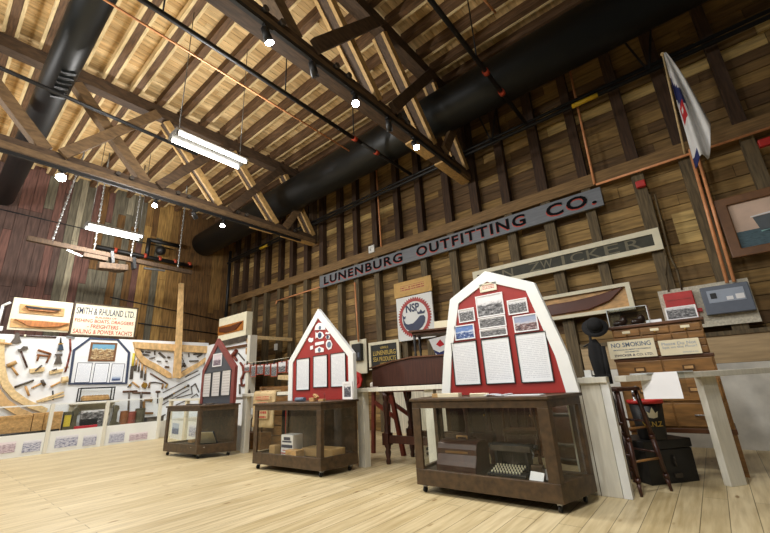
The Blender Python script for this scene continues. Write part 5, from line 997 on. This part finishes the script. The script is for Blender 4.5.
onledge('iron_tray', 'flat black iron tray at the right end of the ledge', 'tray', f, (695, 385), (830, 380), .3, [('tray', 'iron', boxp(.12))])
t = thing('iron_bar', 'long black iron bar lying at the front of the ledge', 'bar', (-12.14, 1.2, ZL)); MB().cyl((0, -.8, .03), (0, 1.2, .03), .03).build('shaft', 'black_paint', t)
# ------------------------------------------------------------------ low fence with prints
PF = Plane('D', -11.8); XF = -11.8
t = thing('low_fence', 'low white fence with clear panes in front of the tool wall', 'fence', (XF, 2.2, 0)); o = (XF, 2.2, 0); ys = (-.2, 1.05, 2.14, 3.21, 4.44)
for y in ys: MB().bb((XF-.05, y-.035, 0), (XF+.03, y+.035, 1.05)).build('post', 'white_board', t, off=o)
for a, b in zip(ys, ys[1:]):
    MB().bb((XF-.03, a+.036, .0), (XF-.005, b-.036, .45)).build('low_panel', 'white_paint', t, off=o); MB().bb((XF-.02, a+.036, .451), (XF-.012, b-.036, 1.02)).build('clear_pane', 'glass', t, off=o); MB().bb((XF-.03, a+.036, 1.021), (XF-.005, b-.036, 1.05)).build('top_strip', 'white_paint', t, off=o)
PG = Crop(PF, 0, 390, .1314); PH = Crop(PF, 80, 380, .1314)
for cr, pts, m, lab in ((PG, [(-40, 408), (122, 390), (116, 462), (-40, 500)], 'ink_mauve', 'mauve print, first on the low fence from the left'), (PG, [(175, 385), (313, 381), (308, 462), (168, 478)], 'ink_0', 'blue grey print, second on the low fence from the left'), (PG, [(422, 350), (592, 340), (590, 425), (418, 442)], 'ink_1', 'wide print of a dockyard, third on the low fence from the left'), (PG, [(634, 345), (735, 338), (730, 415), (628, 428)], 'ink_2', 'small square print of a ship in frame, fourth on the low fence'), (PH, [(224, 395), (340, 390), (335, 468), (220, 480)], 'ink_3', 'print of masts, fifth on the low fence'), (PH, [(378, 405), (515, 393), (510, 450), (372, 460)], 'ink_mauve', 'pale mauve print, sixth on the low fence')):
    pane('fence_print', lab, 'print', cr, pts, m, 'prints on the low fence', 0, .004)
t = thing('low_fence', 'low white fence with a timber top rail behind the case under the grey board', 'fence', (-9.5, 4.4, 0)); o = (-9.5, 4.4, 0)
a, b = Vector((-11.72, 4.66, 0)), Vector((-7.2, 4.24, 0)); d = (b-a).normalized()
MB().beam(a+Vector((0, 0, .965)), b+Vector((0, 0, .965)), .12, .05).build('top_rail', 'white_board', t, off=o); n_ = Vector((-d.y, d.x, 0))
MB().beam(a+n_*.04+Vector((0, 0, .225)), b+n_*.04+Vector((0, 0, .225)), .02, .45).build('low_panel', 'white_paint', t, off=o)
for s in (.02, .3, .5, .72): p = a.lerp(b, s); MB().bb((p.x-.06, p.y-.04, 0), (p.x+.06, p.y+.025, .938)).build('post', 'cream_paint', t, off=o)
for k, (s, lab, m) in enumerate(((.12, 'navy print at the corner of the low fence', 'navy_strip'), (.4, 'pale print seen through the case under the grey board', 'ink_0'), (.6, 'second pale print seen through the case under the grey board', 'ink_1'))):
    p = a.lerp(b, s); tag(place(MB().bb((-.25, -.13, 0), (.25, .13, .004)).build('fence_print', m), (p.x, p.y+.028, .25), (math.pi/2, 0, math.atan2(d.y, d.x))), lab, 'print', 'prints on the low fence')
# ------------------------------------------------------------------ return panel
PR = Plane('S', YR-.003); R1 = Crop(PR, 215, 300, .1502); R2 = Crop(PR, 215, 370, .1502)
u = [R1.uv(p) for p in ((40, 128), (215, 82), (212, 240), (33, 268))]; cx = sum(p[0] for p in u)/4; zb = 2.625; hw = .82
t = thing('hull_case', 'cream box with a wooden half hull standing on the display wall corner', 'display box', (cx, YR+.05, zb)); MB().bb((-hw, -.1, 0), (hw, .1, .74)).build('box', 'sign_cream', t, .006); MB().bb((-hw+.02, -.12, .2), (hw-.15, -.101, .48)).build('plaque', 'hull_wood', t); mb = MB().prism([(-.7, .3), (-.3, .24), (.3, .25), (.6, .42), (.62, .45), (0, .4), (-.7, .42)], .12, .15); xz(mb, 0, 0); mb.build('hull', 'hull_brown', t)
flat('long_timber_scraper', 'dark long slab hanging topmost on the short display panel', 'tool', R1, [('slab', 'iron', [('b', (55, 290), (218, 252), 22, .06)])], G); flat('pit_saw', 'long dark saw under the slab on the short display panel', 'saw', R1, [('blade', 'oak_dark', [('b', (80, 325), (218, 302), 11, .05)])], G)
flat('sail_mallet', 'brown mallet on the short display panel', 'mallet', R1, [('head', 'red_stain', [('s', [(115, 388), (155, 337)], 9)]), ('handle', 'red_stain', [('s', [(130, 370), (152, 403)], 6)])], G); rod('thin_pick', 'thin pick slanting beside the brown mallet', 'tool', R1, [(160, 355), (200, 402)], 3, 'iron'); rod('brass_bit', 'short brass bit near the end post of the display wall', 'tool', R1, [(228, 258), (226, 290)], 6, 'honey_wood'); rod('wood_peg', 'orange wooden peg under the end of the long saw', 'tool', R1, [(217, 320), (217, 362)], 5, 'honey_wood')
rod('cargo_hook', 'curved iron hook low on the short display panel', 'hook', R2, [(205, 5), (180, 60), (184, 105), (207, 98)], 5, 'red_stain'); rod('cargo_hook', 'brown curved hook below the brown mallet', 'hook', R1, [(175, 418), (190, 440), (196, 480), (190, 525)], 5, 'red_stain'); rod('marlin_spike', 'dark spike beside the end post of the display wall', 'tool', R2, [(232, 118), (236, 162)], 8, 'iron'); rod('marlin_spike', 'thin upright spike left of the curved iron hook', 'tool', R2, [(168, 95), (170, 160)], 4, 'iron')
# clothesline of cards
PK = Plane('S', 5.86); K = Crop(PK, 215, 300, .1502)
a = Vector(PK.loc(*K.uv((192, 420)))); b = Vector(PK.loc(*K.uv((520, 378)))); tag(place(MB().tube([Vector((0, 0, 0)), (b-a)*.5+Vector((0, 0, -.02)), b-a], .006).build('string_line', 'sign_cream'), a), 'thin line on which small photo cards hang', 'string')
for k, (x0, y0, x1, y1) in enumerate(((192, 424, 232, 478), (237, 432, 272, 512), (277, 430, 322, 496), (328, 426, 367, 502), (371, 420, 412, 510), (418, 408, 472, 484), (478, 396, 512, 486))):
    c_ = ['first', 'second', 'third', 'fourth', 'fifth', 'sixth', 'seventh'][k]; t = pane('photo_card', 'red edged photo card, %s from the end post on the line' % c_, 'photograph', K, [(x0, y0+3), (x1, y0-3), (x1, y1-3), (x0, y1+3)], 'bw_%d' % (k % 5), 'photo cards on the line', -.012, .004, 'coupling_red', .014)
    MB().bb((-.02, .0+abs(K.uv((x0, y0))[1]-K.uv((x0, y1))[1])/2-.03, -.01), (.02, abs(K.uv((x0, y0))[1]-K.uv((x0, y1))[1])/2+.06, .02)).build('peg', 'black_paint', t)
# ------------------------------------------------------------------ chained yoke
PY = Plane('D', -12.0); Y = Crop(PY, 0, 200, .2078); uvY = Y.uv
u0, v0 = uvY((128, 183)); u1, v1 = uvY((924, 350)); cx, cy = (u0+u1)/2, (v0+v1)/2
t = thing('hanging_yoke', 'long weathered wooden yoke hanging from the roof on four chains', 'yoke', PY.loc(cx, cy), PY.rot()); L = lambda p: (uvY(p)[0]-cx, uvY(p)[1]-cy)
P, Q = L((128, 183)), L((924, 350)); MB().beam((*P, 0), (*Q, 0), .13, .12, (0, 0, 1)).build('pole', 'truss_dark', t, .02)
a, b = L((320, 243)), L((395, 275)); MB().beam((*a, .05), (*b, .05), .04, .04, (0, 0, 1)).build('strut', 'steel', t); a, b = L((395, 268)), L((510, 290)); MB().beam((*a, .06), (*b, .06), .1, .2, (0, 0, 1)).build('seat_plate', 'truss_dark', t)
a, b = L((470, 318)), L((610, 330)); MB().beam((*a, 0), (*b, 0), .17, .3, (0, 0, 1)).build('yoke_block', 'truss_dark', t, .02); a = L((555, 335)); MB().ball((*a, 0), .2, (1.1, .4, .9)).build('neck_bow', 'truss_dark', t)
for s in ((535, 250), (640, 278)): a = L(s); b = L((s[0]+5, s[1]+55)); MB().beam((*a, 0), (*b, 0), .07, .2, (0, 0, 1)).build('clamp', 'black_paint', t)
a, b = L((690, 330)), L((790, 342)); MB().beam((*a, .05), (*b, .05), .05, .05, (0, 0, 1)).build('pin', 'steel', t)
for k, (s, dx) in enumerate((((250, 205), .25), ((449, 262), -.05), ((629, 285), 0), ((855, 335), 0))):
    a = L(s); top_ = 7.6-cy-.02; mb = MB(); n = int((top_-a[1])/.085)
    for j in range(n):
        z = a[1]+.04+j*.085; x = a[0]+dx*(j/n); mb.ball((x, z, 0), .045, (.75, 1.25, .4) if j % 2 else (.4, 1.25, .75), 6)
    mb.cyl((a[0]+dx, top_-.12, 0), (a[0]+dx, 7.9-cy, 0), .02); mb.build('chain', 'chain_metal', t)
# cables on the end wall
for k, (p0, p1, lab) in enumerate((((110, 297), (228, 322), 'upper dark cable along the end wall above the ship frame'), ((138, 323), (225, 335), 'lower dark cable along the end wall above the ship frame'), ((-5, 208), (175, 250), 'dark cable high across the red boards of the end wall'))):
    PE = Plane('D', XB+.04); a, b = Vector(PE.loc(*PE.uv(p0))), Vector(PE.loc(*PE.uv(p1))); tag(place(MB().cyl((0, 0, 0), b-a, .016).build('cable', 'pipe_black'), a), lab, 'cable')
tag(place(MB().tube([(0, 0, 0), (0, 0, .5), (0, .12, .6)], .03).bb((-.08, -.09, -.1), (.08, .09, .0)).build('white_valve', 'white_paint'), Plane('D', XD-.06).loc(*PD.uv((-2, 326)))), 'white valve pipe above the left end of the display wall', 'pipe')
